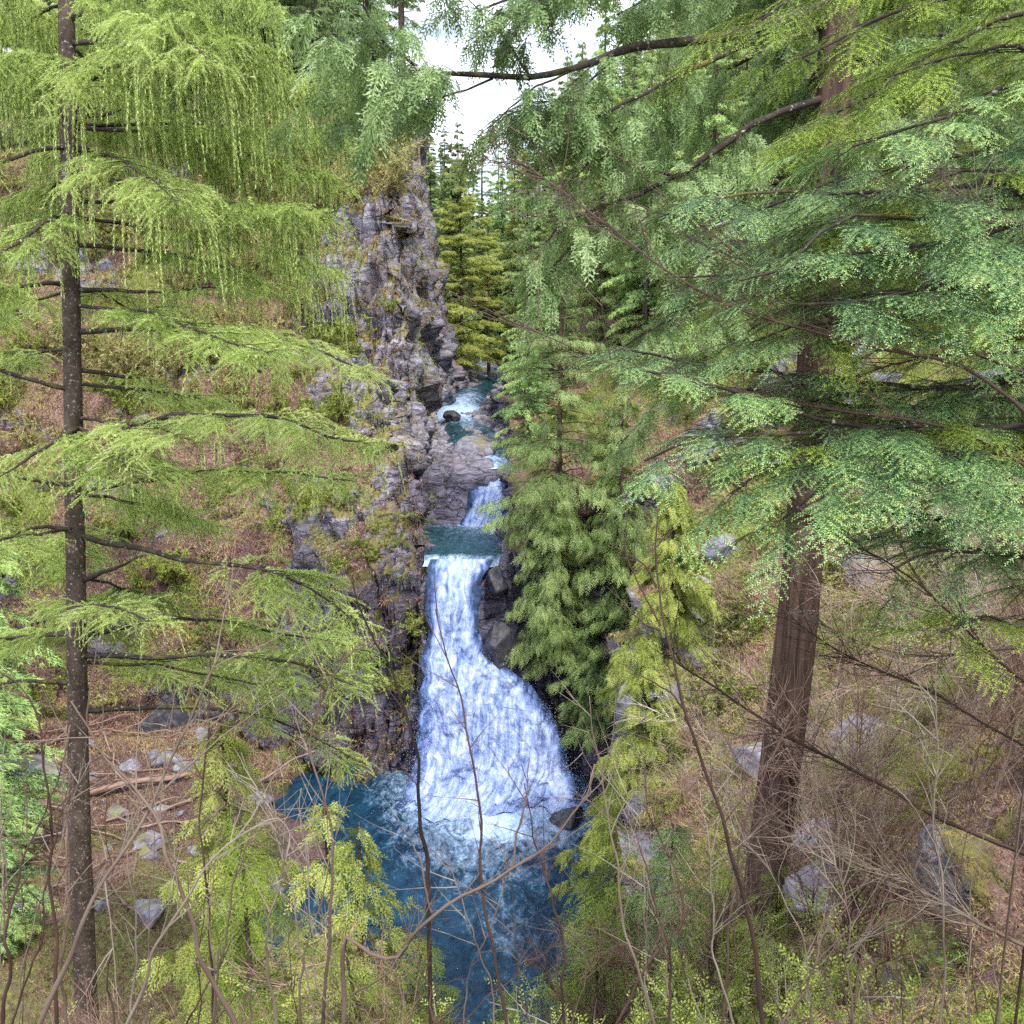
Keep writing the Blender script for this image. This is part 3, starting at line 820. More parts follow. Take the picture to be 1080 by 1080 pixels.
M_SPRUCE = leaf_mat('spruce_needles', [(0, (.035, .028, .018)), (.16, (.045, .065, .025)), (.32, (.15, .22, .075)), (.50, (.36, .51, .11)), (.75, (.57, .72, .20)), (1, (.71, .78, .34))], trans=.45)
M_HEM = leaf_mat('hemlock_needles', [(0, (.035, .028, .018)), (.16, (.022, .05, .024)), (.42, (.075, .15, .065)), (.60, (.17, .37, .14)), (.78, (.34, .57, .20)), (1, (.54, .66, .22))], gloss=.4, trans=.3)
M_HEMY = leaf_mat('yellow_hemlock_needles', [(0, (.035, .028, .018)), (.16, (.04, .06, .012)), (.40, (.14, .23, .03)), (.66, (.32, .46, .06)), (1, (.56, .66, .13))], trans=.4)  # yellow-green variant of the hemlock colour
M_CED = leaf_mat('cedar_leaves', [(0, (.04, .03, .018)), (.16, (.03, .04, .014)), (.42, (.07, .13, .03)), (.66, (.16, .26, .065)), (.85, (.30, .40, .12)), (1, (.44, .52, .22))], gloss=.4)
M_CEDB = leaf_mat('dark_cedar_leaves', [(0, (.04, .03, .018)), (.16, (.028, .045, .016)), (.42, (.07, .13, .035)), (.68, (.14, .24, .075)), (.88, (.25, .36, .14)), (1, (.36, .46, .22))], gloss=.3)  # darker green of the large red cedar's fronds
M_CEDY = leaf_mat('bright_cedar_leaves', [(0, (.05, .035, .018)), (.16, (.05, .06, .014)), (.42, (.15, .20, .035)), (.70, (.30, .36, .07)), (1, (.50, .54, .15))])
M_FIR = leaf_mat('fir_needles', [(0, (.03, .025, .018)), (.16, (.025, .04, .018)), (.42, (.085, .135, .055)), (.70, (.19, .27, .11)), (1, (.34, .42, .20))])
M_LARCH = leaf_mat('spring_leaves', [(0, (.06, .045, .02)), (.16, (.08, .10, .02)), (.42, (.22, .29, .045)), (.70, (.40, .47, .09)), (1, (.58, .62, .2))], trans=.45)
M_STRAW = leaf_mat('dry_shrub_leaves', [(0, (.06, .045, .03)), (.2, (.13, .10, .05)), (.5, (.30, .26, .09)), (.75, (.47, .43, .17)), (1, (.60, .55, .28))], trans=.35)
M_FERN = leaf_mat('fern_leaves', [(0, (.04, .03, .018)), (.2, (.04, .07, .015)), (.5, (.12, .19, .04)), (.8, (.25, .34, .08)), (1, (.42, .5, .14))])

B_SPRUCE = bark_mat('spruce_bark', (.022, .015, .012), (.12, .088, .072), spot=(.30, .28, .26), stretch=(1, 1, .5), scale=7, spot_scale=24, spot_th=.60, bump=.9)
B_CEDAR = bark_mat('cedar_bark', (.014, .008, .007), (.155, .095, .078), stretch=(1, 1, .06), scale=14, spot=(.20, .20, .15), spot_scale=1.6, spot_th=.66, bump=1.0)
B_LIMB = bark_mat('limb_bark', (.018, .013, .012), (.075, .058, .05), spot=(.34, .34, .31), stretch=(.6, .6, .6), scale=12, spot_scale=16, spot_th=.62, moss=(.16, .15, .02))
B_FIR = bark_mat('fir_bark', (.03, .022, .018), (.13, .10, .085), scale=5)
M_TWIG = tint_mat('twig_bark', [(0, (.028, .018, .015)), (.35, (.11, .065, .05)), (.6, (.33, .205, .165)), (.8, (.46, .36, .30)), (1, (.56, .51, .46))])
M_STEM = tint_mat('shrub_stem', [(0, (.02, .014, .012)), (.3, (.09, .05, .04)), (.5, (.16, .115, .09)), (.7, (.24, .205, .17)), (1, (.40, .38, .345))], rough=.65)

# ================================================================== GROWTH
def grow(S, D, L, step, g, jit, lift=None):
    """m shoots from S along D; bends down by g; returns list of (A, B, dir, frac, index)"""
    p = np.array(S, float); d = nrm(D); L = np.asarray(L, float); out = []
    k = 0
    idx = np.arange(len(p))
    while True:
        al = (k * step) < L
        if not al.any() or k > 60: break
        p, d, L, idx = p[al], d[al], L[al], idx[al]
        b = p + d * step
        out.append((p, b, d, np.minimum(1, (k + 1) * step / L), idx))
        d = nrm(d + np.array([0, 0, -g]) + rng.normal(0, jit, d.shape))
        p = b; k += 1
    if not out: return None
    return tuple(np.concatenate([o[i] for o in out]) for i in range(5))

def along(P, t):
    """points and tangents of polyline P at fractions t"""
    P = np.asarray(P, float); n = len(P)
    u = np.clip(np.asarray(t), 0, 1) * (n - 1); i = np.minimum(u.astype(int), n - 2); f = (u - i)[:, None]
    return P[i] * (1 - f) + P[i + 1] * f, nrm(P[i + 1] - P[i])

def side_dirs(tan, m, spread=(0.5, 1.1), z=0.12):
    s = np.where(np.arange(m) % 2 == 0, 1.0, -1.0)
    h = np.cross(np.array([0, 0, 1.0]), tan); h = nrm(h)
    return nrm(tan * rng.uniform(*spread, (m, 1)) + h * s[:, None] + rng.normal(0, z, (m, 3)))

def plen(P):
    return float(np.linalg.norm(np.diff(P, axis=0), axis=1).sum())

def finish_branch(root, mbw, mbf, wood, leaf, o0, name='branch'):
    b = mbw.build(name, wood, root, origin=o0)
    if mbf.n:
        f = mbf.build('foliage', leaf, b, origin=o0)
    return b

def spruce_branch(root, o0, P, r0, t0=.3, lat=.7, dens=1.0, weep=.5, tint=.55, leaf=None, wlen=.45):
    P = resample(P, 22); P = wiggle(P, .018 * plen(P) / 3)
    w, f = MB(), MB()
    tube(w, P, np.linspace(r0, r0 * .22, 22), 6, .4, .08)
    Lb = plen(P)
    m = int(Lb * (1 - t0) * 12 * dens)
    if m > 0:
        t = np.sort(rng.uniform(t0, 1.0, m)) ; A, tan = along(P, t)
        Ll = lat * (0.35 + 0.9 * np.sin(pi * np.clip((t - t0) / (1 - t0) * .8 + .15, 0, 1))) * rng.uniform(.45, 1.15, m)
        q = grow(A, side_dirs(tan, m), Ll, .09, .05, .07)
        w.tris(stick_tris(q[0], q[1], .006 * (1.15 - q[3]), .006 * (1.05 - q[3])), .35)
        # needles on the laterals
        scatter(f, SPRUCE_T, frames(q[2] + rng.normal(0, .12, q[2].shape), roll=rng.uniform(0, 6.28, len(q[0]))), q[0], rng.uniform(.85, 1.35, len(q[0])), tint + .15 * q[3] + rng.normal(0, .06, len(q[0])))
        # twiglets
        for rep in range(2):
            sd = side_dirs(q[2], len(q[0]), (.5, .9), .2)
            k = rng.random(len(q[0])) < .8
            z = grow(q[0][k] + (q[1] - q[0])[k] * rng.random((k.sum(), 1)), sd[k] + np.array([0, 0, -.25 * weep]), rng.uniform(.08, .28, k.sum()), .1, .10 + .22 * weep, .06)
            scatter(f, SPRUCE_T, frames(z[2], roll=rng.uniform(0, 6.28, len(z[0]))), z[0], rng.uniform(.8, 1.2, len(z[0])), tint + .10 + .25 * (z[3] - .4) + rng.normal(0, .05, len(z[0])))
        # curtains of hanging shoots
        if weep > .1:
            k = rng.random(len(q[0])) < .46 * weep
            n = k.sum()
            if n:
                d0 = nrm(q[2][k] * .5 + np.array([0, 0, -.6]) + rng.normal(0, .15, (n, 3)))
                z = grow(q[1][k], d0, wlen * rng.uniform(.3, 1.3, n), .11, .5, .045)
                w.tris(stick_tris(z[0], z[1], .0025, .002), .3)
                scatter(f, HANG_T, frames(z[2], roll=rng.uniform(0, 6.28, len(z[0]))), z[0], rng.uniform(.95, 1.15, len(z[0])), tint - .03 + .12 * z[3] + rng.normal(0, .10, z[4].max() + 1)[z[4]])
    return finish_branch(root, w, f, B_LIMB, leaf or M_SPRUCE, o0)

def flat_branch(root, o0, P, r0, T, leaf, t0=.15, lat=.6, dens=1.0, tint=.5, sc=1.0, droop=.05, hang=0.0, pitch=0.0, name='branch', wood=None, step=.14, every=1):
    """bough with level side shoots carrying flat sprays (hemlock) or hanging fans (cedar, hang=1)"""
    P = resample(P, 24); P = wiggle(P, .02 * plen(P) / 3)
    w, f = MB(), MB()
    tube(w, P, np.linspace(r0, max(r0 * .2, .003), 24), 6, .4, .08)
    Lb = plen(P); m = int(Lb * (1 - t0) * 9 * dens)
    if m > 0:
        t = np.sort(rng.uniform(t0, 1.0, m)); A, tan = along(P, t)
        Ll = lat * (.3 + .9 * np.sin(pi * np.clip((t - t0) / (1 - t0) * .75 + .2, 0, 1))) * rng.uniform(.4, 1.2, m)
        q = grow(A, side_dirs(tan, m, (.4, 1.0)), Ll, step, droop, .07)
        w.tris(stick_tris(q[0], q[1], .005 * (1.2 - q[3]), .005 * (1.1 - q[3])), .35)
        reps = 2
        for rep in range(reps):
            n = len(q[0])
            base = q[0] + (q[1] - q[0]) * rng.random((n, 1))
            if hang > 0:
                d = nrm(q[2] * (.7 - .5 * hang) + side_dirs(q[2], n, (.1, .5), .2) * .35 + np.array([0, 0, -1.0 * hang]) + rng.normal(0, .16, (n, 3)))
                up = rng.normal(0, 1, (n, 3)) * np.array([1, 1, .3])
                R = frames(d, up)
            else:
                d = nrm(q[2] + side_dirs(q[2], n, (.3, .9), .1) * .9 + np.array([0, 0, -.12]) + rng.normal(0, .08, (n, 3)))
                R = frames(d, np.array([0, 0, 1.0]) + rng.normal(0, .22, (n, 3)))
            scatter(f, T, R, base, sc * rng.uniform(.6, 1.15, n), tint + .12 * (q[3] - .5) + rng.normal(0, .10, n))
        n = len(q[0]); e = q[3] > .8
        if e.any():
            R = frames(nrm(q[2][e] + np.array([0, 0, -.5 * hang])), np.array([0, 0, 1.0]) + rng.normal(0, .2, (e.sum(), 3)))
            scatter(f, T, R, q[1][e], sc * rng.uniform(.7, 1.2, e.sum()), tint + .12 + rng.normal(0, .08, e.sum()))
    return finish_branch(root, w, f, wood or B_LIMB, leaf, o0, name)

def twiggy(w, P, r0, n1, l1, n2=3, l2=.25, up=.15, tint=.5, r1=.004, fwd=(.6, 1.3), jit=.09, step=.08):
    """bare stem with two orders of side twigs, all in one wood mesh"""
    tube(w, P, np.linspace(r0, max(r0 * .3, .0015), len(P)), 6, tint)
    if n1 <= 0: return
    t = rng.uniform(.15, 1, n1); A, tan = along(P, t)
    d = nrm(tan * rng.uniform(*fwd, (n1, 1)) + rng.normal(0, .75, (n1, 3)) + np.array([0, 0, up]))
    q = grow(A, d, l1 * rng.uniform(.3, 1.2, n1) * (1.2 - .6 * t), step, -up * .12, jit)
    if q is None: return
    w.tris(stick_tris(q[0], q[1], r1 * (1.2 - .9 * q[3]), r1 * (1.12 - .9 * q[3])), np.tile(tint + rng.normal(0, .1, n1)[q[4]], 6))
    m = int(n1 * n2)
    if m:
        k = rng.integers(0, len(q[0]), m)
        d = nrm(q[2][k] + rng.normal(0, .6, (m, 3)))
        z = grow(q[1][k], d, l2 * rng.uniform(.3, 1.2, m), step * .8, 0, jit)
        if z is not None:
            w.tris(stick_tris(z[0], z[1], r1 * .5 * (1.2 - .8 * z[3]), r1 * .5 * (1.1 - .8 * z[3])), np.tile(tint + .08 + rng.normal(0, .08, m)[z[4]], 6))

def conifer(H, c0, rmax, nb, per, T, leaf, tint=.45, droop=.35, sc=1.0, hang=.3, shape=.9, rt=None, lean=0.0, name='conifer', wood=None, gaps=.15, up_tip=0.0, seed=0):
    """whole tree at the origin: trunk + crown of boughs made of small clumps"""
    root = empty(name, (0, 0, 0))
    w, f = MB(), MB()
    rt = rt or H * .011
    zz = np.linspace(0, H, 14)
    P = np.stack([lean * (zz / H) ** 2 + .02 * np.sin(zz), .02 * np.cos(zz * .7), zz], 1)
    tube(w, P, rt * (1.08 - zz / H) + .006, 8, .4, .04)
    w.build('trunk', wood or B_FIR, root)
    zb = c0 + (H - c0) * np.sort(rng.random(nb)) ** .92
    u = (zb - c0) / (H - c0)
    Lb = rmax * ((1 - u) ** shape * (.55 + .45 * smooth(0, .22, u)) + .03) * rng.uniform(.55, 1.15, nb)
    az = np.arange(nb) * 2.4 + rng.normal(0, .4, nb)
    # boughs: quadratic droop
    dirh = np.stack([np.cos(az), np.sin(az), 0 * az], 1)
    keep = rng.random(nb) > gaps
    ks = np.where(keep)[0]
    n_each = np.maximum(4, (per * Lb / rmax * 1.6).astype(int))
    bi = np.concatenate([np.full(n_each[k], k) for k in ks])
    n = len(bi)
    t = rng.random(n) ** .62
    lat = rng.normal(0, .27, n) * Lb[bi] * (1.08 - t) * (.35 + t)
    perp = np.stack([-np.sin(az[bi]), np.cos(az[bi]), 0 * t], 1)
    rise = (.12 + .35 * u[bi]) * t * Lb[bi]
    sag = -droop * Lb[bi] * t * t + up_tip * Lb[bi] * t ** 4
    pos = np.stack([0 * t, 0 * t, zb[bi]], 1) + dirh[bi] * (Lb[bi] * t)[:, None] + perp * lat[:, None]
    pos[:, 2] += rise + sag - np.abs(lat) * .3 + rng.normal(0, .03, n)
    pos[:, 0] += lean * (zb[bi] / H) ** 2
    d = nrm(dirh[bi] * .8 + perp * np.sign(lat)[:, None] * rng.uniform(.1, .9, (n, 1)) + np.array([0, 0, 1.0]) * (-hang - droop * t)[:, None] + rng.normal(0, .2, (n, 3)))
    R = frames(d, np.array([0, 0, 1.0]) + rng.normal(0, .35, (n, 3)))
    bt = rng.normal(0, .09, nb)
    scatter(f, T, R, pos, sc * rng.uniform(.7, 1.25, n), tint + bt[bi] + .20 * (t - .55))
    # bough sticks
    tt = np.linspace(0, .9, 5)
    for a, b in zip(tt[:-1], tt[1:]):
        def pt(s):
            q = np.stack([0 * u, 0 * u, zb], 1) + dirh * (Lb * s)[:, None]
            q[:, 2] += (.12 + .35 * u) * s * Lb - droop * Lb * s * s + up_tip * Lb * s ** 4
            q[:, 0] += lean * (zb / H) ** 2
            return q
        f.tris(stick_tris(pt(a), pt(b), rt * .16 * (1.1 - a), rt * .16 * (1.1 - b)), 0.0)
    f.build('crown', leaf, root)
    return root
# ================================================================== COMPOSITION
def gz(x, y): return float(height(np.array([x]), np.array([y]))[0])

# ---- foreground spruce
def left_spruce():
    Y = 12.5
    base = W(88, 1110, Y); top = W(66, -260, Y)
    base[2] = min(base[2], gz(base[0], Y) - .2)
    root = empty('spruce_tree', base)
    tag(root, 'tall spruce with a dark lichen-flecked trunk and drooping light green needle curtains', 'tree')
    w = MB()
    P = resample([base, W(85, 900, Y), W(80, 600, Y), W(75, 300, Y), W(70, 0, Y), top], 40)
    tube(w, P, np.interp(np.linspace(0, 1, 40), [0, .12, 1], [.20, .155, .075]), 14, .5, .025)
    w.build('trunk', B_SPRUCE, root, origin=base)
    def br(pts, r=.035, **k): spruce_branch(root, base, WP(pts), r, **k)
    # right-hand boughs, top to bottom
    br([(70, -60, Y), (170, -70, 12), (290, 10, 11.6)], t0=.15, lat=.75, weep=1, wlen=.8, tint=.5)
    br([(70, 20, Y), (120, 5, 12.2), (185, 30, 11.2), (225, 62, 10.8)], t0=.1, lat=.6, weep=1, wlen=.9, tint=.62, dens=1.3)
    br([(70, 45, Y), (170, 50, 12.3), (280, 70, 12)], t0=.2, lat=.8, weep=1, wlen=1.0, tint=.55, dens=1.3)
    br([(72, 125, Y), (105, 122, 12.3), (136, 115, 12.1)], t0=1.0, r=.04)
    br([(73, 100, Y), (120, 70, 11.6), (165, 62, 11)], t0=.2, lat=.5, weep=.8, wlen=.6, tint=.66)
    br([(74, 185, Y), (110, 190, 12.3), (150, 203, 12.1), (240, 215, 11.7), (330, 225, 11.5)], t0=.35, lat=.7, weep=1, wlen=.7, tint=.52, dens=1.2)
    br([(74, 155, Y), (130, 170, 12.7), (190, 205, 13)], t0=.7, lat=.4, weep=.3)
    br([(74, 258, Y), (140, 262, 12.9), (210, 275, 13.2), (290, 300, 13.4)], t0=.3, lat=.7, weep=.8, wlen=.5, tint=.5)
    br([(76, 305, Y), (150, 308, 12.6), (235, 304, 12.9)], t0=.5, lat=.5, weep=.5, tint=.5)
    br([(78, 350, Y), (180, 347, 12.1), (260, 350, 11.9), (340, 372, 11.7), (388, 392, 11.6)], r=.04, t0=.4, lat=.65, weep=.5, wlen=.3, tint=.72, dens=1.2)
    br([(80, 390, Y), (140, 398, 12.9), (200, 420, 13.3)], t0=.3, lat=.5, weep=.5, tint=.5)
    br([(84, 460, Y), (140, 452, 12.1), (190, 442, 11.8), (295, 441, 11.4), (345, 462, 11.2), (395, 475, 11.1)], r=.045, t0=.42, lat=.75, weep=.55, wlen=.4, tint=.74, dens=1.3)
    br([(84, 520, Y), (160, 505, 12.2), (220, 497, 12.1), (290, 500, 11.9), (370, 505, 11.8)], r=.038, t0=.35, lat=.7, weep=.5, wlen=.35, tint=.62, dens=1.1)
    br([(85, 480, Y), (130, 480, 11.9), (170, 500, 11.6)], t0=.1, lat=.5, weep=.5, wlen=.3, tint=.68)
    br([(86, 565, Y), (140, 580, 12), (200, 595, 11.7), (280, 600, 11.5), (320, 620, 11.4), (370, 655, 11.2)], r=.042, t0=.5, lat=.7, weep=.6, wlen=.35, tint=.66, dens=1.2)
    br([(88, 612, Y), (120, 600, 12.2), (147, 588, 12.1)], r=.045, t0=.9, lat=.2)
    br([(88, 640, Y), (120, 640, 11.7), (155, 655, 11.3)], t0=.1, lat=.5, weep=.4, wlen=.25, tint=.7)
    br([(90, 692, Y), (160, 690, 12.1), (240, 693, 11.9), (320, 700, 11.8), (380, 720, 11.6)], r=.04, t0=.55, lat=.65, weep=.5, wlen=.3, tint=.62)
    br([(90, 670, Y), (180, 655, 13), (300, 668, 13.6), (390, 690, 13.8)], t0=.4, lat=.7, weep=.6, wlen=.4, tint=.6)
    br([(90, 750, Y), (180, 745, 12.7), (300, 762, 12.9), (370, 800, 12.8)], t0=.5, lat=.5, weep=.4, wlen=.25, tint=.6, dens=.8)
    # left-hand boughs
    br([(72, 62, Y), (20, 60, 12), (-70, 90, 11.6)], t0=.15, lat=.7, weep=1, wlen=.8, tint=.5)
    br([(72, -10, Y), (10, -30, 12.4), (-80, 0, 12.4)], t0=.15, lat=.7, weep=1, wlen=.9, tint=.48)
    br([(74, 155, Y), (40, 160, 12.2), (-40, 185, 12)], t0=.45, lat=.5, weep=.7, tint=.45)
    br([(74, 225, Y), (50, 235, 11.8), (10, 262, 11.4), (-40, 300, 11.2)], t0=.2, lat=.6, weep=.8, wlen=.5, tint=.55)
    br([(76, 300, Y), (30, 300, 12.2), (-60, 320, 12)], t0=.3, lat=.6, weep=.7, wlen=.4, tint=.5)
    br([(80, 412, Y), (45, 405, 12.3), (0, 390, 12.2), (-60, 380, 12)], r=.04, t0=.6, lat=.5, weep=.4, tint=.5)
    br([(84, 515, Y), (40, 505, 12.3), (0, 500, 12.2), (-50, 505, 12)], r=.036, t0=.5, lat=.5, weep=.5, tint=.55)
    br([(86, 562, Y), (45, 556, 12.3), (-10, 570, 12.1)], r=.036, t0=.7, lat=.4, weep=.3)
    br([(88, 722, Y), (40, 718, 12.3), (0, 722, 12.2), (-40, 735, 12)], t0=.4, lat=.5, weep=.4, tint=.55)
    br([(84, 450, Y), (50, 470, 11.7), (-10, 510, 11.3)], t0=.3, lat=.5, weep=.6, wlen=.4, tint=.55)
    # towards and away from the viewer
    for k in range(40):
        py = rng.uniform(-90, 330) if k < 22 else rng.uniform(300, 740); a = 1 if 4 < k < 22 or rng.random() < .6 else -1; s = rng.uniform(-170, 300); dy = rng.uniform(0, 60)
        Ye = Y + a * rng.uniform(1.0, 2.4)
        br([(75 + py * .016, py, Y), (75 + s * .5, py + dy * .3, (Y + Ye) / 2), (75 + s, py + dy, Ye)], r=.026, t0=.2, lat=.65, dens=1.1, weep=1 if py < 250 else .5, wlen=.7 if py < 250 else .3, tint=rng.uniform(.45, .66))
left_spruce()

# ---- big red cedar on the right
def right_cedar():
    Y = 11.0
    base = W(800, 985, Y); base[2] = min(base[2], gz(base[0], Y) - .1)
    root = empty('cedar_tree', base)
    tag(root, 'large red cedar with thick reddish fibrous trunk and long sweeping boughs', 'tree')
    w = MB()
    P = resample([base, W(806, 930, Y), W(828, 760, Y), W(846, 600, Y), W(860, 400, Y), W(872, 190, Y), W(884, 20, Y), W(893, -200, Y)], 46)
    tt = np.linspace(0, 1, 46)
    mb = MB(); tube(mb, P, np.interp(tt, [0, .06, .3, 1], [.30, .245, .225, .165]), 28, .5, 0)
    V = mb.v[0].copy(); # fluted bark
    ang = np.arctan2(V[:, 1] - Y, V[:, 0] - np.interp(V[:, 2], P[:, 2], P[:, 0]))
    rad = 1 + .045 * np.sin(ang * 7 + V[:, 2] * .3) + .05 * fbm(np.stack([np.cos(ang) * 2, np.sin(ang) * 2, V[:, 2] * .35], 1) * 1.5, 4, 7)
    cx = np.interp(V[:, 2], P[:, 2], P[:, 0])
    V[:, 0] = cx + (V[:, 0] - cx) * rad; V[:, 1] = Y + (V[:, 1] - Y) * rad
    mb.v[0] = V
    mb.build('trunk', B_CEDAR, root, origin=base)
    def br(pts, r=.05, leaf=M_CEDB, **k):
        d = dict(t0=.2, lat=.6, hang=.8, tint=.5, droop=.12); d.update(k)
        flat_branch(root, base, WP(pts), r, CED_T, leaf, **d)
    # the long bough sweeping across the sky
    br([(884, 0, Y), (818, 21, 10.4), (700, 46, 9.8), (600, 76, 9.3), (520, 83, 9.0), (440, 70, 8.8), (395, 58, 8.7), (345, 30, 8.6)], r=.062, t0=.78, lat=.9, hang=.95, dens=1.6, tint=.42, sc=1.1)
    br([(520, 83, 9.0), (470, 100, 8.9), (425, 110, 8.8), (390, 118, 8.8)], r=.012, t0=.2, lat=.35, hang=1.0, dens=.9, tint=.36)
    br([(600, 76, 9.3), (560, 96, 9.2), (520, 130, 9.1), (500, 150, 9.1)], r=.012, t0=.2, lat=.3, hang=1.0, dens=.8, tint=.34)
    br([(700, 46, 9.8), (640, 60, 9.6), (600, 92, 9.5)], r=.014, t0=.3, lat=.35, hang=.9, dens=.8, tint=.36)
    br([(440, 70, 8.8), (400, 40, 8.7), (380, -10, 8.7)], r=.014, t0=.1, lat=.7, hang=1.0, dens=1.4, tint=.42)
    br([(818, 26, 10.4), (750, 68, 10), (690, 94, 9.7), (620, 130, 9.5), (585, 150, 9.4)], r=.04, t0=.35, lat=.5, hang=1, tint=.42, dens=.9)
    # boughs above the frame whose sprays hang into the top
    br([(890, -120, Y), (760, -90, 10), (640, -50, 9.4), (560, -20, 9.1), (500, 8, 9)], r=.05, t0=.35, lat=.6, hang=.95, dens=1.2, tint=.36)
    br([(888, -80, Y), (790, -60, 10.4), (720, -20, 10.1), (650, 10, 9.9)], r=.045, t0=.3, lat=.6, hang=.95, dens=1.2, tint=.42)
    br([(884, 20, Y), (800, 60, 11), (740, 90, 11.2), (690, 140, 11.3), (660, 190, 11.4)], r=.04, t0=.15, lat=.8, hang=.9, dens=1.4, tint=.46)
    br([(880, 70, Y), (840, 60, 10.4), (822, 66, 10.2)], r=.03, t0=1)
    br([(878, 100, Y), (810, 125, 10.6), (740, 165, 10.2), (680, 200, 9.9), (640, 216, 9.7), (590, 240, 9.5), (555, 285, 9.4)], r=.045, t0=.3, lat=.75, hang=.8, dens=1.5, tint=.44, sc=1.05)
    br([(876, 140, Y), (820, 150, 11), (760, 190, 11), (700, 240, 11)], r=.035, t0=.2, lat=.8, hang=.7, dens=1.2, tint=.58)
    br([(640, 216, 9.7), (600, 262, 9.6), (560, 310, 9.5)], r=.018, t0=.1, lat=.5, hang=1, dens=1.5, tint=.40)
    br([(590, 140, 9.4), (640, 160, 9.8), (700, 183, 10.3), (800, 205, 10.9), (874, 190, Y)][::-1], r=.03, t0=.5, lat=.35, hang=.6, dens=.7, tint=.45)
    br([(872, 200, Y), (830, 215, 10.4), (780, 230, 10), (720, 260, 9.8)], r=.035, t0=.15, lat=.8, hang=.55, dens=1.2, tint=.62)
    br([(872, 180, Y), (920, 210, 10.3), (975, 225, 10), (1040, 240, 9.8)], r=.035, t0=.1, lat=.8, hang=.6, dens=1.5, tint=.58)
    br([(874, 150, Y), (930, 140, 10.6), (1000, 120, 10.4), (1090, 130, 10.2)], r=.045, t0=.1, lat=.9, hang=.6, dens=1.5, tint=.52)
    br([(880, 60, Y), (960, 40, 11), (1060, 30, 11)], r=.045, t0=.1, lat=.9, hang=.7, dens=1.4, tint=.5)
    br([(868, 260, Y), (800, 280, 10.6), (720, 330, 10.3), (650, 370, 10.1)], r=.04, t0=.3, lat=.7, hang=.6, dens=1.2, tint=.56)
    br([(866, 320, Y), (780, 350, 11.2), (700, 420, 11.5), (650, 470, 11.6)], r=.035, t0=.4, lat=.6, hang=.7, dens=1.0, tint=.5)
    br([(640, 70, 9.6), (600, 100, 9.4), (545, 112, 9.2), (500, 140, 9.1)], r=.012, t0=.1, lat=.45, hang=1, dens=1.1, tint=.34)
    br([(560, 82, 9.2), (530, 40, 9), (505, 10, 8.9), (470, -20, 8.9)], r=.014, t0=.1, lat=.5, hang=1, dens=1.1, tint=.36)
    br([(690, 94, 9.7), (640, 150, 9.5), (600, 190, 9.4), (570, 200, 9.4)], r=.014, t0=.1, lat=.5, hang=1, dens=1.2, tint=.36)
    for k in range(20):
        py = rng.uniform(-120, 300); s = rng.uniform(-300, 240)
        br([(880, py, Y), (880 + s * .5, py + 20, Y + rng.uniform(.3, 1.2)), (880 + s, py + 70, Y + rng.uniform(.6, 2.6))], r=.035, t0=.2, lat=.8, hang=.75, dens=1.2, tint=rng.uniform(.4, .58))
right_cedar()

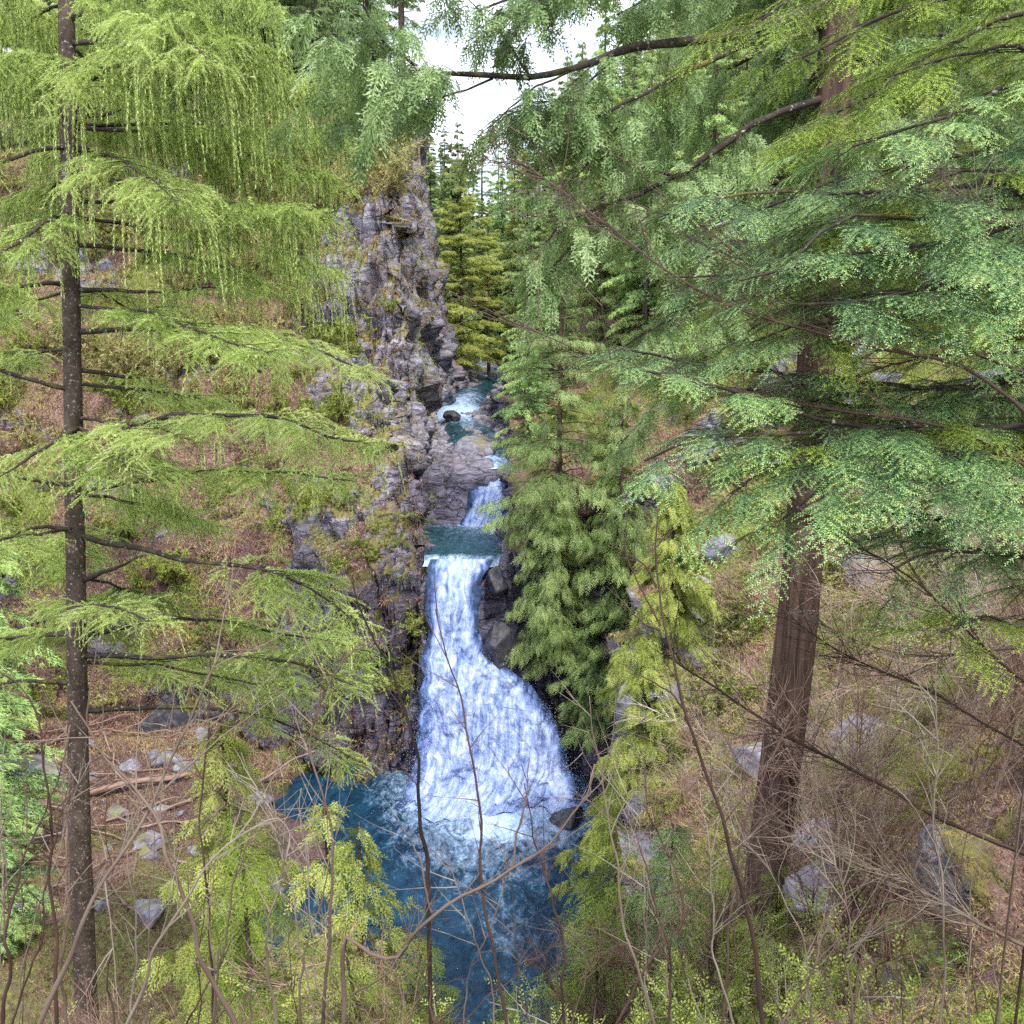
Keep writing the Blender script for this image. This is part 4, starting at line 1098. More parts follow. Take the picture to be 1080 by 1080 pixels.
# ---- hemlock whose boughs reach in from the right
def right_hemlock():
    base = np.array([5.6, 7.2, gz(5.6, 7.2) - .2])
    root = empty('hemlock_tree', base)
    tag(root, 'hemlock with flat blue-green feathery boughs reaching in front of the cedar trunk', 'tree')
    w = MB(); P = resample([base, base + np.array([.05, 0, 5]), base + np.array([.0, 0.1, 13])], 20)
    tube(w, P, np.linspace(.2, .1, 20), 10, .5, .02); w.build('trunk', B_FIR, root, origin=base)
    tx, ty = 5.6, 7.2
    def br(pts, r=.03, leaf=M_HEM, start=None, **k):
        Q = WP(pts); zt = Q[0][2] + .25
        Q = np.vstack([[tx, ty, zt], Q])
        d = dict(t0=.25, lat=.5, tint=.5, droop=.07, dens=1.0, sc=.85); d.update(k); d['tint'] -= .05 if leaf is M_HEM else 0; d['dens'] *= .9
        flat_branch(root, base, Q, r, HEM_T, leaf, **d)
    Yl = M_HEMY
    # yellow-green tier along the top
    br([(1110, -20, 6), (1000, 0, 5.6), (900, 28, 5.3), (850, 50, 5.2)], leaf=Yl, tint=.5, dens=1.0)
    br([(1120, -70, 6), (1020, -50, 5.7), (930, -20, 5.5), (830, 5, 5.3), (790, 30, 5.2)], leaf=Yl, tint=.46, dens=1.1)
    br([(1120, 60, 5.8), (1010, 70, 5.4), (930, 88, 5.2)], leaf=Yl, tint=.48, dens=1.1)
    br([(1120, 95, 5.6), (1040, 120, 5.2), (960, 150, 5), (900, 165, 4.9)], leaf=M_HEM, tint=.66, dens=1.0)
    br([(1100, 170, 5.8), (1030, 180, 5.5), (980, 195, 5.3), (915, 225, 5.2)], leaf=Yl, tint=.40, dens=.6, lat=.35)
    # blue-green tier
    br([(1110, 235, 5.6), (1020, 245, 5.2), (930, 262, 4.9), (840, 285, 4.7), (770, 300, 4.6)], tint=.60, dens=1.2)
    br([(1120, 300, 5.4), (1020, 295, 5.0), (930, 300, 4.8), (850, 315, 4.7)], tint=.55, dens=1.3, sc=.95)
    br([(1120, 270, 6), (1000, 270, 5.8), (880, 262, 5.6), (780, 270, 5.5), (730, 290, 5.4)], tint=.52, dens=.9)
    # middle tier, green on its left
    br([(1120, 445, 5.4), (1020, 452, 5.1), (900, 440, 4.9), (800, 428, 4.8), (700, 405, 4.7), (645, 395, 4.7)], r=.032, tint=.56, dens=1.2, leaf=M_HEM)
    br([(1110, 400, 6), (980, 410, 5.8), (860, 395, 5.6), (740, 370, 5.5), (660, 362, 5.4)], tint=.52, dens=1.0)
    br([(1120, 490, 5.2), (1020, 490, 4.9), (920, 480, 4.7), (840, 490, 4.6), (790, 520, 4.6)], tint=.58, dens=1.2, sc=.95)
    br([(1120, 520, 5.0), (1040, 520, 4.8), (960, 510, 4.6), (890, 520, 4.5), (850, 555, 4.5)], tint=.58, dens=1.2)
    br([(1100, 470, 5.3), (960, 465, 5), (840, 460, 4.8), (740, 468, 4.7), (700, 492, 4.7)], tint=.58, dens=.9)
    br([(1120, 350, 5.8), (1020, 352, 5.5), (930, 345, 5.3), (850, 350, 5.2), (800, 365, 5.2)], tint=.56, dens=1.0)
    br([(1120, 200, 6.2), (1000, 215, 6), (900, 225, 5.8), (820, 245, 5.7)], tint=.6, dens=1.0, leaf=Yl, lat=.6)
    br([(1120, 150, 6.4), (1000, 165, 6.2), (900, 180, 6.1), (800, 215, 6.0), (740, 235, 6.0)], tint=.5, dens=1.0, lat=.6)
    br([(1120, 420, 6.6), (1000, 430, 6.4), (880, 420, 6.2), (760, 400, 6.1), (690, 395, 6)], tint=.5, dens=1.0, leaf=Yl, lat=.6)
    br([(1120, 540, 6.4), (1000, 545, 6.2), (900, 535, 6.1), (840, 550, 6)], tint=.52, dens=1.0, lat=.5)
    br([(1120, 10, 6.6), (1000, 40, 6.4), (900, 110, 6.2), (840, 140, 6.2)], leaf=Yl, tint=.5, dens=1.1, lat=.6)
    for k in range(7):
        py = rng.uniform(215, 540); x0 = rng.uniform(700, 860); Y0 = rng.uniform(4.6, 7.0)
        br([(1120, py - 30, Y0 + .8), (1000, py - 18, Y0 + .5), (900, py - 12, Y0 + .2), (x0, py + rng.uniform(0, 30), Y0)], tint=rng.uniform(.46, .64), dens=.9, lat=.6, leaf=Yl if k % 3 == 0 else M_HEM)
    # low sprays
    br([(1120, 585, 5.6), (1040, 588, 5.3), (985, 598, 5.1), (930, 618, 5)], tint=.45, dens=1.0)
    br([(1120, 640, 5.2), (1060, 640, 5), (1000, 652, 4.8)], leaf=Yl, tint=.6, dens=1.0, lat=.4)
right_hemlock()

# ---- trees farther back: templates, then copies
def place(proto, first, x, y, z, s, rz, label, group):
    o = proto if first else copy_tree(proto)
    o.location = (x, y, z); o.scale = (s, s, s); o.rotation_euler = (0, 0, rz)
    o['label'] = label; o['category'] = 'tree'; o['group'] = group
    return o

FARN = 0
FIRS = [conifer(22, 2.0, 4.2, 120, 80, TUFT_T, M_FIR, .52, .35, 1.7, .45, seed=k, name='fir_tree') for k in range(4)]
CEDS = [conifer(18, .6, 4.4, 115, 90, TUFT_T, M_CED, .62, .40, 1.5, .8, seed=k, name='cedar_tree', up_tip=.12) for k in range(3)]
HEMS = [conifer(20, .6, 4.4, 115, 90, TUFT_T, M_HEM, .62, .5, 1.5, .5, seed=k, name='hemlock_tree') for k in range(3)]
used = set()
def forest(protos, spots, label, group, zoff=-.3):
    for (x, y, h) in spots:
        k = int(rng.integers(0, len(protos))); p = protos[k]
        H0 = {id(q): hh for L_, hh in ((FIRS, 22), (CEDS, 18), (HEMS, 20)) for q in L_}[id(p)]
        first = id(p) not in used; used.add(id(p))
        place(p, first, x, y, gz(x, y) + zoff, h / H0, rng.uniform(0, 6.28), label, group)

def spots(n, xr_, yr_, hr, mind=2.0, ok=None):
    out = []
    tries = 0
    while len(out) < n and tries < 4000:
        tries += 1
        x, y = rng.uniform(*xr_), rng.uniform(*yr_)
        if ok and not ok(x, y): continue
        if any((x - a) ** 2 + (y - b) ** 2 < mind ** 2 for a, b, _ in out): continue
        out.append((x, y, rng.uniform(*hr)))
    return out
def skygap(x, y):   # keep the open sky above the valley
    px = 540 + FPX * x / y
    return not (455 < px < 640 and y < 150)
forest(FIRS, spots(46, (-44, -4), (54, 80), (14, 23), 2.0, lambda x, y: 540 + FPX * x / y < 425), 'tall fir in the dense forest on top of the left cliff', 'firs on the cliff top')
forest(CEDS + HEMS, spots(130, (3.5, 50), (36, 100), (9, 16), 1.8, lambda x, y: 540 + FPX * x / y > 635 and x > xr(y) + 1.5), 'dark conifer in the forest covering the right hillside', 'conifers on the right hillside')
forest(FIRS + HEMS, spots(34, (-14, 18), (80, 130), (9, 13), 2.0), 'dark conifer closing the far end of the valley', 'conifers at the head of the valley')
forest(HEMS + CEDS, [(0.75, 45.5, 9), (0.9, 49.5, 10), (1.2, 54, 11), (-3.2, 86, 16), (0.2, 82, 17), (2.0, 76, 17), (4.6, 70, 17), (3.2, 66, 15), (-1.2, 92, 17), (-4.6, 90, 18), (-2.8, 98, 19), (1.0, 96, 19), (3.4, 90, 19), (5.6, 86, 19), (0.0, 104, 18), (6.8, 78, 17), (-0.8, 86, 15), (2.6, 84, 18), (5.0, 96, 20), (5.2, 60, 18), (2.2, 56, 11), (4.4, 50, 13), (6.0, 46, 13), (7.5, 52, 15)], 'dark green conifer beside the stream above the falls', 'conifers along the upper stream')
forest(HEMS, [(-15.2, 27, 13), (-13.4, 23.5, 9), (-18.5, 31, 17), (-21, 36, 19), (-17.0, 25, 11)], 'bushy green conifer on the bank left of the spruce trunk', 'conifers on the left bank')

def far_ok(x, y): return (x < xl(y) - 1 or x > xr(y) + 1)
forest(FIRS + HEMS, spots(60, (-50, -3), (80, 230), (12, 19), 3.0, far_ok), 'distant conifer on the far slope left of the open sky', 'far conifers on the left slope')
forest(FIRS + HEMS + CEDS, spots(70, (5, 80), (100, 260), (12, 19), 3.2, far_ok), 'distant conifer on the far slope right of the open sky', 'far conifers on the right slope')
forest(FIRS + CEDS, spots(40, (-14, 26), (130, 240), (9, 14), 3.0), 'distant conifer in the notch under the open sky', 'far conifers in the notch')

# named single trees
def single(root, x, y, zoff, label, rz=0.0, s=1.0, cat='tree'):
    root.location = (x, y, gz(x, y) + zoff); root.rotation_euler = (0, 0, rz); root.scale = (s, s, s)
    tag(root, label, cat)
    return root
t = conifer(19, 5.5, 2.6, 60, 46, TUFT_T, M_FIR, .5, .25, 1.3, .25, gaps=.3, name='fir_tree', rt=.2, wood=B_SPRUCE)
single(t, -5.85, 57.5, -.3, 'slender fir with a bare lower trunk standing at the brink of the cliff')
t = conifer(14.5, 1.0, 3.6, 110, 110, TUFT_T, M_LARCH, .80, .25, 1.35, .2, name='broad_tree', shape=.6)
single(t, -3.3, 67, -.3, 'bright yellow-green tree beside the grey cliff above the stream', .4)
t = conifer(15.5, 1.0, 3.6, 110, 110, TUFT_T, M_LARCH, .74, .3, 1.35, .2, name='broad_tree', shape=.6)
single(t, 1.2, 79, -.3, 'broad pale green tree in the middle of the notch below the sky', .9)
t = conifer(16, 1.0, 3.8, 110, 110, TUFT_T, M_LARCH, .66, .3, 1.35, .2, name='broad_tree', shape=.6)
single(t, 4.6, 82, -.3, 'broad soft green tree at the right side of the notch', 2.9)
t = conifer(11, 1.5, 2.4, 60, 65, TUFT_T, M_LARCH, .72, .3, 1.2, .2, name='broad_tree', shape=.6)
single(t, -1.6, 70, -.3, 'smaller lime-green tree half hidden right of the yellow-green tree', 1.4)
FINE = [T_cedar(k + 20, .42, 7, .045, 1.5) for k in range(5)]
t = conifer(12.8, .4, 3.7, 170, 105, FINE, M_CED, .56, .45, .8, .75, gaps=.28, name='cedar_tree', up_tip=.12, wood=B_CEDAR)
single(t, 1.75, 36.7, -1.6, 'full drooping cedar leaning over the waterfall from the right bank', .3)
t = conifer(9, .3, 2.8, 110, 100, FINE, M_CED, .58, .5, .85, .8, name='cedar_tree', up_tip=.1, wood=B_CEDAR)
single(t, 3.9, 35.2, -2.6, 'smaller cedar hanging over the dark wet rock right of the falls', 1.3)
t = conifer(7.2, .2, 2.3, 110, 100, FINE, M_CED, .52, .6, .8, .9, name='cedar_tree', up_tip=.1, wood=B_CEDAR)
single(t, 1.55, 36.0, 0, 'low cedar draped across the dark wet rock beside the narrow part of the falls', .9); t.location.z = 4.6; t.rotation_euler = (.12, -.18, .9)
t = conifer(7.5, .2, 2.4, 100, 90, FINE, M_CED, .50, .6, .8, .9, name='cedar_tree', up_tip=.1, wood=B_CEDAR)
single(t, 3.2, 34.4, 0, 'lowest cedar hanging above the right edge of the plunge pool', 2.9); t.location.z = 2.4; t.rotation_euler = (.1, -.15, 2.9)
t = conifer(8, .2, 2.5, 130, 70, CED_T, M_CEDY, .46, .5, 1.1, .8, name='cedar_tree', wood=B_CEDAR)
single(t, 3.15, 22.0, -1.5, 'yellow-green young cedar on the slope above the pool edge', 2.0)
t = conifer(6.5, .2, 2.2, 120, 65, CED_T, M_CEDY, .44, .5, 1.1, .75, name='cedar_tree', wood=B_CEDAR)
single(t, 4.2, 25.5, -.8, 'second yellow-green cedar, darker, just behind the young one above the pool', .7)
t = conifer(4.4, .15, 1.5, 80, 22, HEM_T, M_HEMY, .50, .35, 1.05, .3, name='hemlock_sapling', gaps=.05)
single(t, 1.42, 12.6, -.6, 'fresh green hemlock sapling beside the near edge of the pool', 1.0)
t = conifer(3.2, .1, 1.1, 70, 20, HEM_T, M_HEM, .66, .35, .95, .3, name='hemlock_sapling', gaps=.05)
single(t, 2.1, 12.0, -.3, 'blue-green hemlock sapling between the pool and the cedar trunk', 2.0)
t = conifer(4.2, .3, 1.25, 60, 22, CED_T, M_CEDY, .60, .45, 1.0, .7, name='cedar_sapling', gaps=.1, wood=B_CEDAR)
single(t, -2.15, 10.6, -.3, 'bright lime cedar sapling standing against the blue pool', .5)
t = conifer(3.2, .2, 1.3, 60, 22, HEM_T, M_HEMY, .62, .5, 1.0, .5, name='hemlock_sapling', gaps=.1)
single(t, -3.6, 11.8, -.2, 'light green hemlock sapling in front of the dark water by the beach', 2.5)

t = conifer(5.2, .2, 1.7, 80, 24, HEM_T, M_HEMY, .60, .5, 1.1, .5, name='hemlock_sapling', gaps=.1)
single(t, -3.05, 10.3, -.3, 'bushy bright green hemlock sapling in front of the pale boulder', 1.2, .85)
t = conifer(6.5, .3, 1.9, 80, 26, CED_T, M_CEDY, .62, .5, 1.2, .7, name='cedar_sapling', gaps=.1, wood=B_CEDAR)
single(t, -4.1, 13.2, -.3, 'taller bright cedar sapling in front of the beach under the spruce boughs', 2.2)
t = conifer(4.5, .2, 1.6, 70, 22, CED_T, M_CEDY, .52, .5, 1.1, .7, name='cedar_sapling', gaps=.1, wood=B_CEDAR)
single(t, -1.55, 9.2, -.3, 'olive cedar sapling low beside the hooked grey stem', 3.2, .8)
# ================================================================== UNDERGROWTH, ROCKS, DEADWOOD
M_LITTER = tint_mat('litter', [(0, (.04, .022, .02)), (.25, (.20, .105, .09)), (.43, (.38, .225, .19)), (.58, (.52, .40, .23)), (.70, (.44, .38, .08)), (.84, (.20, .27, .05)), (1, (.30, .42, .08))], rough=.85, trans=.2)
_A, _B, _C = GP[GF[:, 0]], GP[GF[:, 1]], GP[GF[:, 2]]
_fn = np.cross(_B - _A, _C - _A); _ar = np.linalg.norm(_fn, axis=1) / 2; _fn = nrm(_fn); _fn[_fn[:, 2] < 0] *= -1
_fc = (_A + _B + _C) / 3; _fr = GROCK[GF].mean(1); _fg = GGREEN[GF].mean(1)

def ground_points(n, x0, x1, y0, y1, rock_w=.12, extra=None):
    m = (_fc[:, 0] > x0) & (_fc[:, 0] < x1) & (_fc[:, 1] > y0) & (_fc[:, 1] < y1) & (_fc[:, 2] > .15)
    wgt = _ar * m * (1 - (1 - rock_w) * np.clip(_fr * 1.4, 0, 1))
    a, b = xl(_fc[:, 1]), xr(_fc[:, 1])
    wgt = wgt * ~((_fc[:, 0] > a) & (_fc[:, 0] < b) & (_fc[:, 1] > 22))
    if extra is not None: wgt = wgt * extra(_fc)
    cdf = np.cumsum(wgt); k = np.searchsorted(cdf, rng.random(n) * cdf[-1]); k = np.minimum(k, len(_fc) - 1)
    r1, r2 = np.sqrt(rng.random(n))[:, None], rng.random(n)[:, None]
    return _A[k] * (1 - r1) + _B[k] * r1 * (1 - r2) + _C[k] * r1 * r2, _fn[k], _fg[k]

def T_blades(n, L, w, sd, spread=1.0, droop=.5):
    r = np.random.default_rng(sd + 800); d = nrm(np.stack([r.normal(0, spread, n), r.normal(0, spread, n), np.abs(r.normal(.6, .35, n))], 1))
    b = r.normal(0, .12, (n, 3)) * L * np.array([1, 1, .1]); side = nrm(np.cross(d, r.normal(0, 1, (n, 3))))
    l = L * r.uniform(.5, 1.2, n)[:, None]; m1 = b + d * l * .55; e = b + d * l * .9 + np.array([0, 0, -1]) * l * droop
    T = np.concatenate([np.stack([b - side * w / 2, b + side * w / 2, m1], 1), np.stack([m1 - side * w / 2, m1 + side * w / 2, e], 1)])
    return T, np.concatenate([r.normal(0, .06, n)] * 2)

def cover(name, label, mat, n, box, T, sc, lift, tintf, rock_w=.12, extra=None, tilt=.6):
    p, nn, g = ground_points(n, *box, rock_w=rock_w, extra=extra)
    up = nrm(nn * (1 - tilt) + np.array([0, 0, tilt]) + rng.normal(0, .15, p.shape))
    x = nrm(np.cross(rng.normal(0, 1, p.shape), up)); y = np.cross(up, x)
    R = np.stack([x, y, up], 2)
    mb = MB(); scatter(mb, T, R, p + up * lift, rng.uniform(*sc, n), tintf(p, g))
    o = mb.build(name, mat); tag(o, label, kind='stuff'); return o

BL_L = [T_blades(9, .30, .022, k, 1.0, .55) for k in range(4)]
BL_S = [T_blades(10, .12, .007, k + 9, 1.0, .4) for k in range(4)]
def tint_left(p, g):
    a = fbm(p * .45, 4, 71)
    return np.clip(.36 + .45 * a + .46 * smooth(.45, .85, g + .6 * fbm(p * .9, 3, 72)) + rng.normal(0, .08, len(p)), 0, 1)
def tint_right(p, g):
    a = fbm(p * .6, 4, 73)
    return np.clip(.55 + .45 * a + .34 * smooth(.4, .85, g + .7 * fbm(p * .9, 3, 74)) - .05 + rng.normal(0, .10, len(p)), 0, 1)
cover('leaf_litter', 'reddish brown dead bracken and litter covering the left slope', M_LITTER, 52000, (-32, -3, 34.5, 58), BL_L, (.6, 1.5), 0, tint_left)
cover('ground_cover', 'dry grass and moss hanging over the right bank', M_LITTER, 52000, (1.5, 26, 17, 50), BL_L, (.5, 1.3), 0, tint_right)
cover('ground_cover', 'dry grass, moss and twigs covering the slope below the viewer', M_LITTER, 46000, (-12, 12, 3, 20), BL_S, (.6, 1.7), 0, lambda p, g: np.clip(tint_right(p, g) + .06 + .3 * fbm(p * .8, 3, 90), 0, 1))
cover('leaf_litter', 'brown needles and debris washed up on the beach', M_LITTER, 16000, (-24, -8, 22, 37), BL_L, (.35, .9), 0, lambda p, g: np.clip(.33 + rng.normal(0, .12, len(p)), 0, 1))

# ---- shrubs on the slopes
def bush(name, R, H, nst, leaf, T, sc, tint, nleaf, wood=M_TWIG, wt=.5):
    root = empty(name, (0, 0, 0)); w, f = MB(), MB()
    a = rng.uniform(0, 6.28, nst); d = nrm(np.stack([np.cos(a), np.sin(a), rng.uniform(.6, 1.8, nst)], 1) * np.array([R / H, R / H, 1]))
    q = grow(np.zeros((nst, 3)) + rng.normal(0, .05, (nst, 3)), d, H * rng.uniform(.6, 1.2, nst), .12, .05, .16)
    w.tris(stick_tris(q[0], q[1], .014 * (1.15 - q[3]), .014 * (1.05 - q[3])), wt)
    k = rng.integers(0, len(q[0]), nst * 9)
    z = grow(q[1][k], nrm(q[2][k] * .6 + rng.normal(0, .8, (len(k), 3))), rng.uniform(.15, .6, len(k)) * R * .7, .09, .03, .14)
    w.tris(stick_tris(z[0], z[1], .006 * (1.15 - .8 * z[3]), .006 * (1.05 - .8 * z[3])), wt + .08)
    w.build('stem', wood, root)
    k = rng.integers(0, len(z[0]), nleaf)
    if nleaf:
        d = nrm(z[2][k] + rng.normal(0, .7, (nleaf, 3)))
        scatter(f, T, frames(d, np.array([0, 0, 1.0]) + rng.normal(0, .5, (nleaf, 3))), z[0][k] + (z[1] - z[0])[k] * rng.random((nleaf, 1)), sc * rng.uniform(.6, 1.3, nleaf), tint + rng.normal(0, .12, nleaf))
        f.build('foliage', leaf, root)
    return root
BUSHES = {}
def bushes(key, protos, pts, label, group, cat='shrub', s=(.7, 1.3), zoff=-.1):
    for (x, y) in pts:
        p = protos[int(rng.integers(0, len(protos)))]
        o = p if id(p) not in used else copy_tree(p); used.add(id(p))
        k = rng.uniform(*s); o.location = (x, y, gz(x, y) + zoff); o.scale = (k, k, k * rng.uniform(.85, 1.15)); o.rotation_euler = (rng.normal(0, .08), rng.normal(0, .08), rng.uniform(0, 6.28))
        tag(o, label, cat, group)
def area(n, x0, x1, y0, y1, mind=.8, ok=None):
    return [(a, b) for a, b, _ in spots(n, (x0, x1), (y0, y1), (1, 1), mind, ok)]
SM_T = [T_tuft(8, .09, .022, .9, .8, k + 30, .9) for k in range(4)]
STRAW = [bush('shrub', 1.2, 1.7, 14, M_STRAW, SM_T, 1.3, .55, 900) for k in range(3)]
GREENB = [bush('shrub', 1.1, 1.5, 14, M_LARCH, SM_T, 1.3, .42, 1000) for k in range(3)]
ong = lambda x, y: (x < xl(y) - 1.2) or (x > xr(y) + .8)
bushes('a', STRAW, area(30, -14, -5.5, 46, 54, .9, lambda x, y: gz(x, y) > 19), 'straw-coloured budding shrub on the brow above the grey cliff', 'straw-coloured shrubs on the cliff brow', s=(.9, 1.7))
STRAW3 = [bush('shrub', 1.2, 1.6, 14, M_STRAW, SM_T, 1.3, .5, 900) for k in range(2)]
bushes('a', STRAW3, area(60, -32, -9, 45, 55, .9, lambda x, y: gz(x, y) > 13), 'straw-coloured shrub high on the left slope behind the spruce', 'straw shrubs high on the left slope', s=(.8, 1.6))
bushes('b', GREENB, area(52, -30, -7, 37.2, 53, 1.1), 'yellow-green leafy shrub on the brown left slope', 'leafy shrubs on the left slope', s=(.7, 1.5))
STRAW2 = [bush('shrub', 1.2, 1.5, 14, M_STRAW, SM_T, 1.2, .48, 800) for k in range(2)]
bushes('c', STRAW2, area(44, -30, -7, 37.5, 54, 1.1), 'pale dry shrub on the brown left slope', 'pale shrubs on the left slope', s=(.7, 1.4))
MOSSB = [bush('mossy_shrub', 1.0, 1.2, 16, M_CEDY, SM_T, 1.1, .40, 900) for k in range(3)]
bushes('d', MOSSB, area(80, 3.4, 22, 18, 46, .9, ong), 'mossy green shrub on the right bank among dry grass', 'mossy shrubs on the right bank', s=(.5, 1.2))
BARE = [bush('bare_shrub', 1.1, 1.7, 26, M_STRAW, SM_T, 1, .5, 0, wt=.55) for k in range(4)]
bushes('e', BARE, area(44, 3.6, 14, 13, 30, .7, ong), 'leafless reddish twiggy shrub on the right bank', 'leafless shrubs on the right bank', s=(.6, 1.2))

# ---- sword ferns
def fern(n, seed):
    mb = MB(); a = np.linspace(0, 6.28, n, endpoint=False) + rng.normal(0, .2, n)
    d = np.stack([np.cos(a), np.sin(a), 0 * a], 1); R = frames(d, np.array([0, 0, 1.0]) + rng.normal(0, .15, (n, 3)))
    scatter(mb, FERN_T, R, np.zeros((n, 3)), rng.uniform(.6, 1.15, n), .5 + rng.normal(0, .12, n)); return mb.build('fern', M_FERN)
FERNS = [fern(13, k) for k in range(3)]
bushes('f', FERNS, area(34, 3.6, 12, 14, 34, .8, ong), 'green sword fern on the right bank', 'ferns on the right bank', 'fern', (.7, 1.3))
FERNS2 = [fern(12, k) for k in range(2)]
bushes('g', FERNS2, area(64, -8.5, 4.5, 4.4, 13, .5), 'arching fern on the slope right below the viewer', 'ferns below the viewer', 'fern', (.4, .8))
bushes('h2', [fern(13, 5)], area(16, -6.5, -3.2, 36, 44, .6), 'fern tuft on the brown ledges under the grey cliff', 'ferns under the grey cliff', 'fern', (.8, 1.5))
bushes('h3', [bush('moss_tuft', .8, 1.0, 12, M_CEDY, SM_T, 1.1, .5, 700)], area(18, -7.5, -3.4, 36, 46, .6), 'mossy tuft on the ledges of the grey cliff', 'tufts on the ledges of the cliff', s=(.5, 1.1))
FERNS3 = [fern(12, k) for k in range(2)]
bushes('h', FERNS3, area(24, -24, -8, 37.5, 50, 1.0), 'small fern clump on the brown left slope', 'ferns on the left slope', 'fern', (.8, 1.5))

# ---- rock
def rock_mat(dark=1.0):
    m, nt = new_mat('boulder_rock' if dark == 1 else 'wet_rock'); L = nt.links.new
    co = nd(nt, 'ShaderNodeNewGeometry').outputs['Position']
    n1 = noise(nt, 2.6, 7, .68, co, .6)
    r = ramp(nt, [(.3, (.06, .055, .068)), (.5, (.18, .17, .20)), (.7, (.37, .36, .40))]); L(n1.outputs['Fac'], r.inputs[0])
    g = nd(nt, 'ShaderNodeNewGeometry'); s = nd(nt, 'ShaderNodeSeparateXYZ'); L(g.outputs['Normal'], s.inputs[0])
    n2 = noise(nt, 1.7, 5, .7, co)
    mr = ramp(nt, [(.72, (0, 0, 0)), (.86, (1, 1, 1))]); L(math_n(nt, 'ADD', n2.outputs['Fac'], math_n(nt, 'MULTIPLY', s.outputs[2], .28)), mr.inputs[0])
    p = nd(nt, 'ShaderNodeBsdfPrincipled', inputs={'Roughness': .8 if dark == 1 else .4, 'Specular IOR Level': .3}); L(mixc(nt, math_n(nt, 'MULTIPLY', mr.outputs[0], .8 if dark == 1 else .2), mixc(nt, 1.0, r.outputs[0], (dark, dark, dark * 1.1), 'MULTIPLY'), (.20, .19, .04)), p.inputs['Base Color'])
    b = nd(nt, 'ShaderNodeBump', inputs={'Strength': .8, 'Distance': .1}); L(n1.outputs['Fac'], b.inputs['Height']); L(b.outputs[0], p.inputs['Normal'])
    o = nd(nt, 'ShaderNodeOutputMaterial'); L(p.outputs[0], o.inputs[0]); return m
M_ROCK = rock_mat(); M_WET = rock_mat(.25)
def boulder(seed, sx=1, sy=.8, sz=.6, mat=None):
    nu, nv = 56, 30
    u = np.linspace(0, 2 * pi, nu, endpoint=False); v = np.linspace(0, pi, nv)
    U, Vv = np.meshgrid(u, v); d = np.stack([np.sin(Vv) * np.cos(U), np.sin(Vv) * np.sin(U), np.cos(Vv)], -1).reshape(-1, 3)
    F1, F2, R, OFF = vor(d * 1.05 + seed * 7.7, seed)
    # planar chips: push each cell to a flat facet
    # cut the ball with random planes for flat faces and sharp arrises
    r_ = np.random.default_rng(seed + 77); rad = np.full(len(d), 1.25)
    for k in range(15):
        nn = nrm(r_.normal(0, 1, 3)); off = r_.uniform(.62, .95); c = d @ nn
        rad = np.minimum(rad, np.where(c > .05, off / np.maximum(c, .05), 9))
    rad = rad * (1 + .05 * (R[:, 0] - .5)) + .07 * fbm(d * 2.5 + seed, 5, seed)
    P = d * rad[:, None] * np.array([sx, sy, sz])
    idx = np.arange(nu * nv).reshape(nv, nu); A = idx[:-1].ravel(); B = np.roll(idx, -1, 1)[:-1].ravel(); C = np.roll(idx, -1, 1)[1:].ravel(); D = idx[1:].ravel()
    mb = MB(); mb.mesh(P, np.concatenate([np.stack([A, D, C], 1), np.stack([A, C, B], 1)]), .5, True)
    return mb.build('boulder', mat or M_ROCK)
def put_boulder(px, py, Y, s, seed, label, dims=(1, .8, .6), z=None, rz=None, mat=None):
    o = boulder(seed, *dims, mat); q = W(px, py, Y)
    o.location = (q[0], Y, (gz(q[0], Y) if z is None else z)); o.scale = (s, s, s); o.rotation_euler = (rng.normal(0, .15), rng.normal(0, .15), rng.uniform(0, 6) if rz is None else rz)
    return tag(o, label, 'boulder')
put_boulder(255, 925, 27.5, 1.15, 1, 'pale grey boulder standing in the water at the pool edge', (1.25, .8, .62), z=.15, rz=.2)
put_boulder(25, 815, 33.5, 1.2, 2, 'grey slab-like boulder at the foot of the left slope', (1.4, .8, .45), z=1.3, rz=-.3)
put_boulder(175, 735, 37.4, 1.0, 3, 'dark boulder under the brown litter left of the pool', (1.2, .9, .8), mat=M_WET)
put_boulder(880, 640, 13.5, .62, 4, 'pinkish pale rock on the bank right of the cedar trunk', (.7, .6, .9))
put_boulder(722, 545, 27.0, 1.3, 5, 'large grey rock outcrop high on the right bank', (1.1, .9, .9))
put_boulder(705, 620, 24.5, 1.2, 6, 'grey mossy rock outcrop below the higher one on the right bank', (1.3, .9, .8))
put_boulder(690, 690, 22.0, .7, 7, 'rounded grey rock behind the thin bare sapling')
put_boulder(870, 930, 10.4, .55, 8, 'grey rock just right of the foot of the cedar trunk', (1, .8, .7))
put_boulder(525, 612, 36.5, .75, 9, 'dark boulder at the lip of the tall waterfall', (1.0, .7, .75), z=7.5, mat=M_WET)
put_boulder(524, 668, 35.6, .9, 10, 'wet dark boulder beside the narrow part of the falls', (.9, .8, 1.1), z=5.2, mat=M_WET)
put_boulder(478, 430, 52.5, .55, 11, 'small dark boulder among the riffles above the falls', (1, .8, .8), z=11.9, mat=M_WET)
put_boulder(505, 470, 47, 1.1, 12, 'rounded rock hump beside the upper chute', (1.2, 1.2, .5), z=11.2)
put_boulder(600, 860, 32.4, .7, 13, 'black wet boulder at the right edge of the plunge pool', (1, .8, .7), z=.0, mat=M_WET)
OUT = [boulder(60 + k, 1.0, .8, .8) for k in range(4)]
bushes('o', OUT, area(16, 3.8, 14, 15, 34, 1.6, ong), 'pale grey mossy rock poking out of the right bank', 'pale rocks in the right bank', 'boulder', (.5, 1.2), -.1)
FRESH = [bush('leafy_shrub', .9, 1.1, 12, M_LARCH, LEAF_T, 1.0, .45, 380) for k in range(3)]
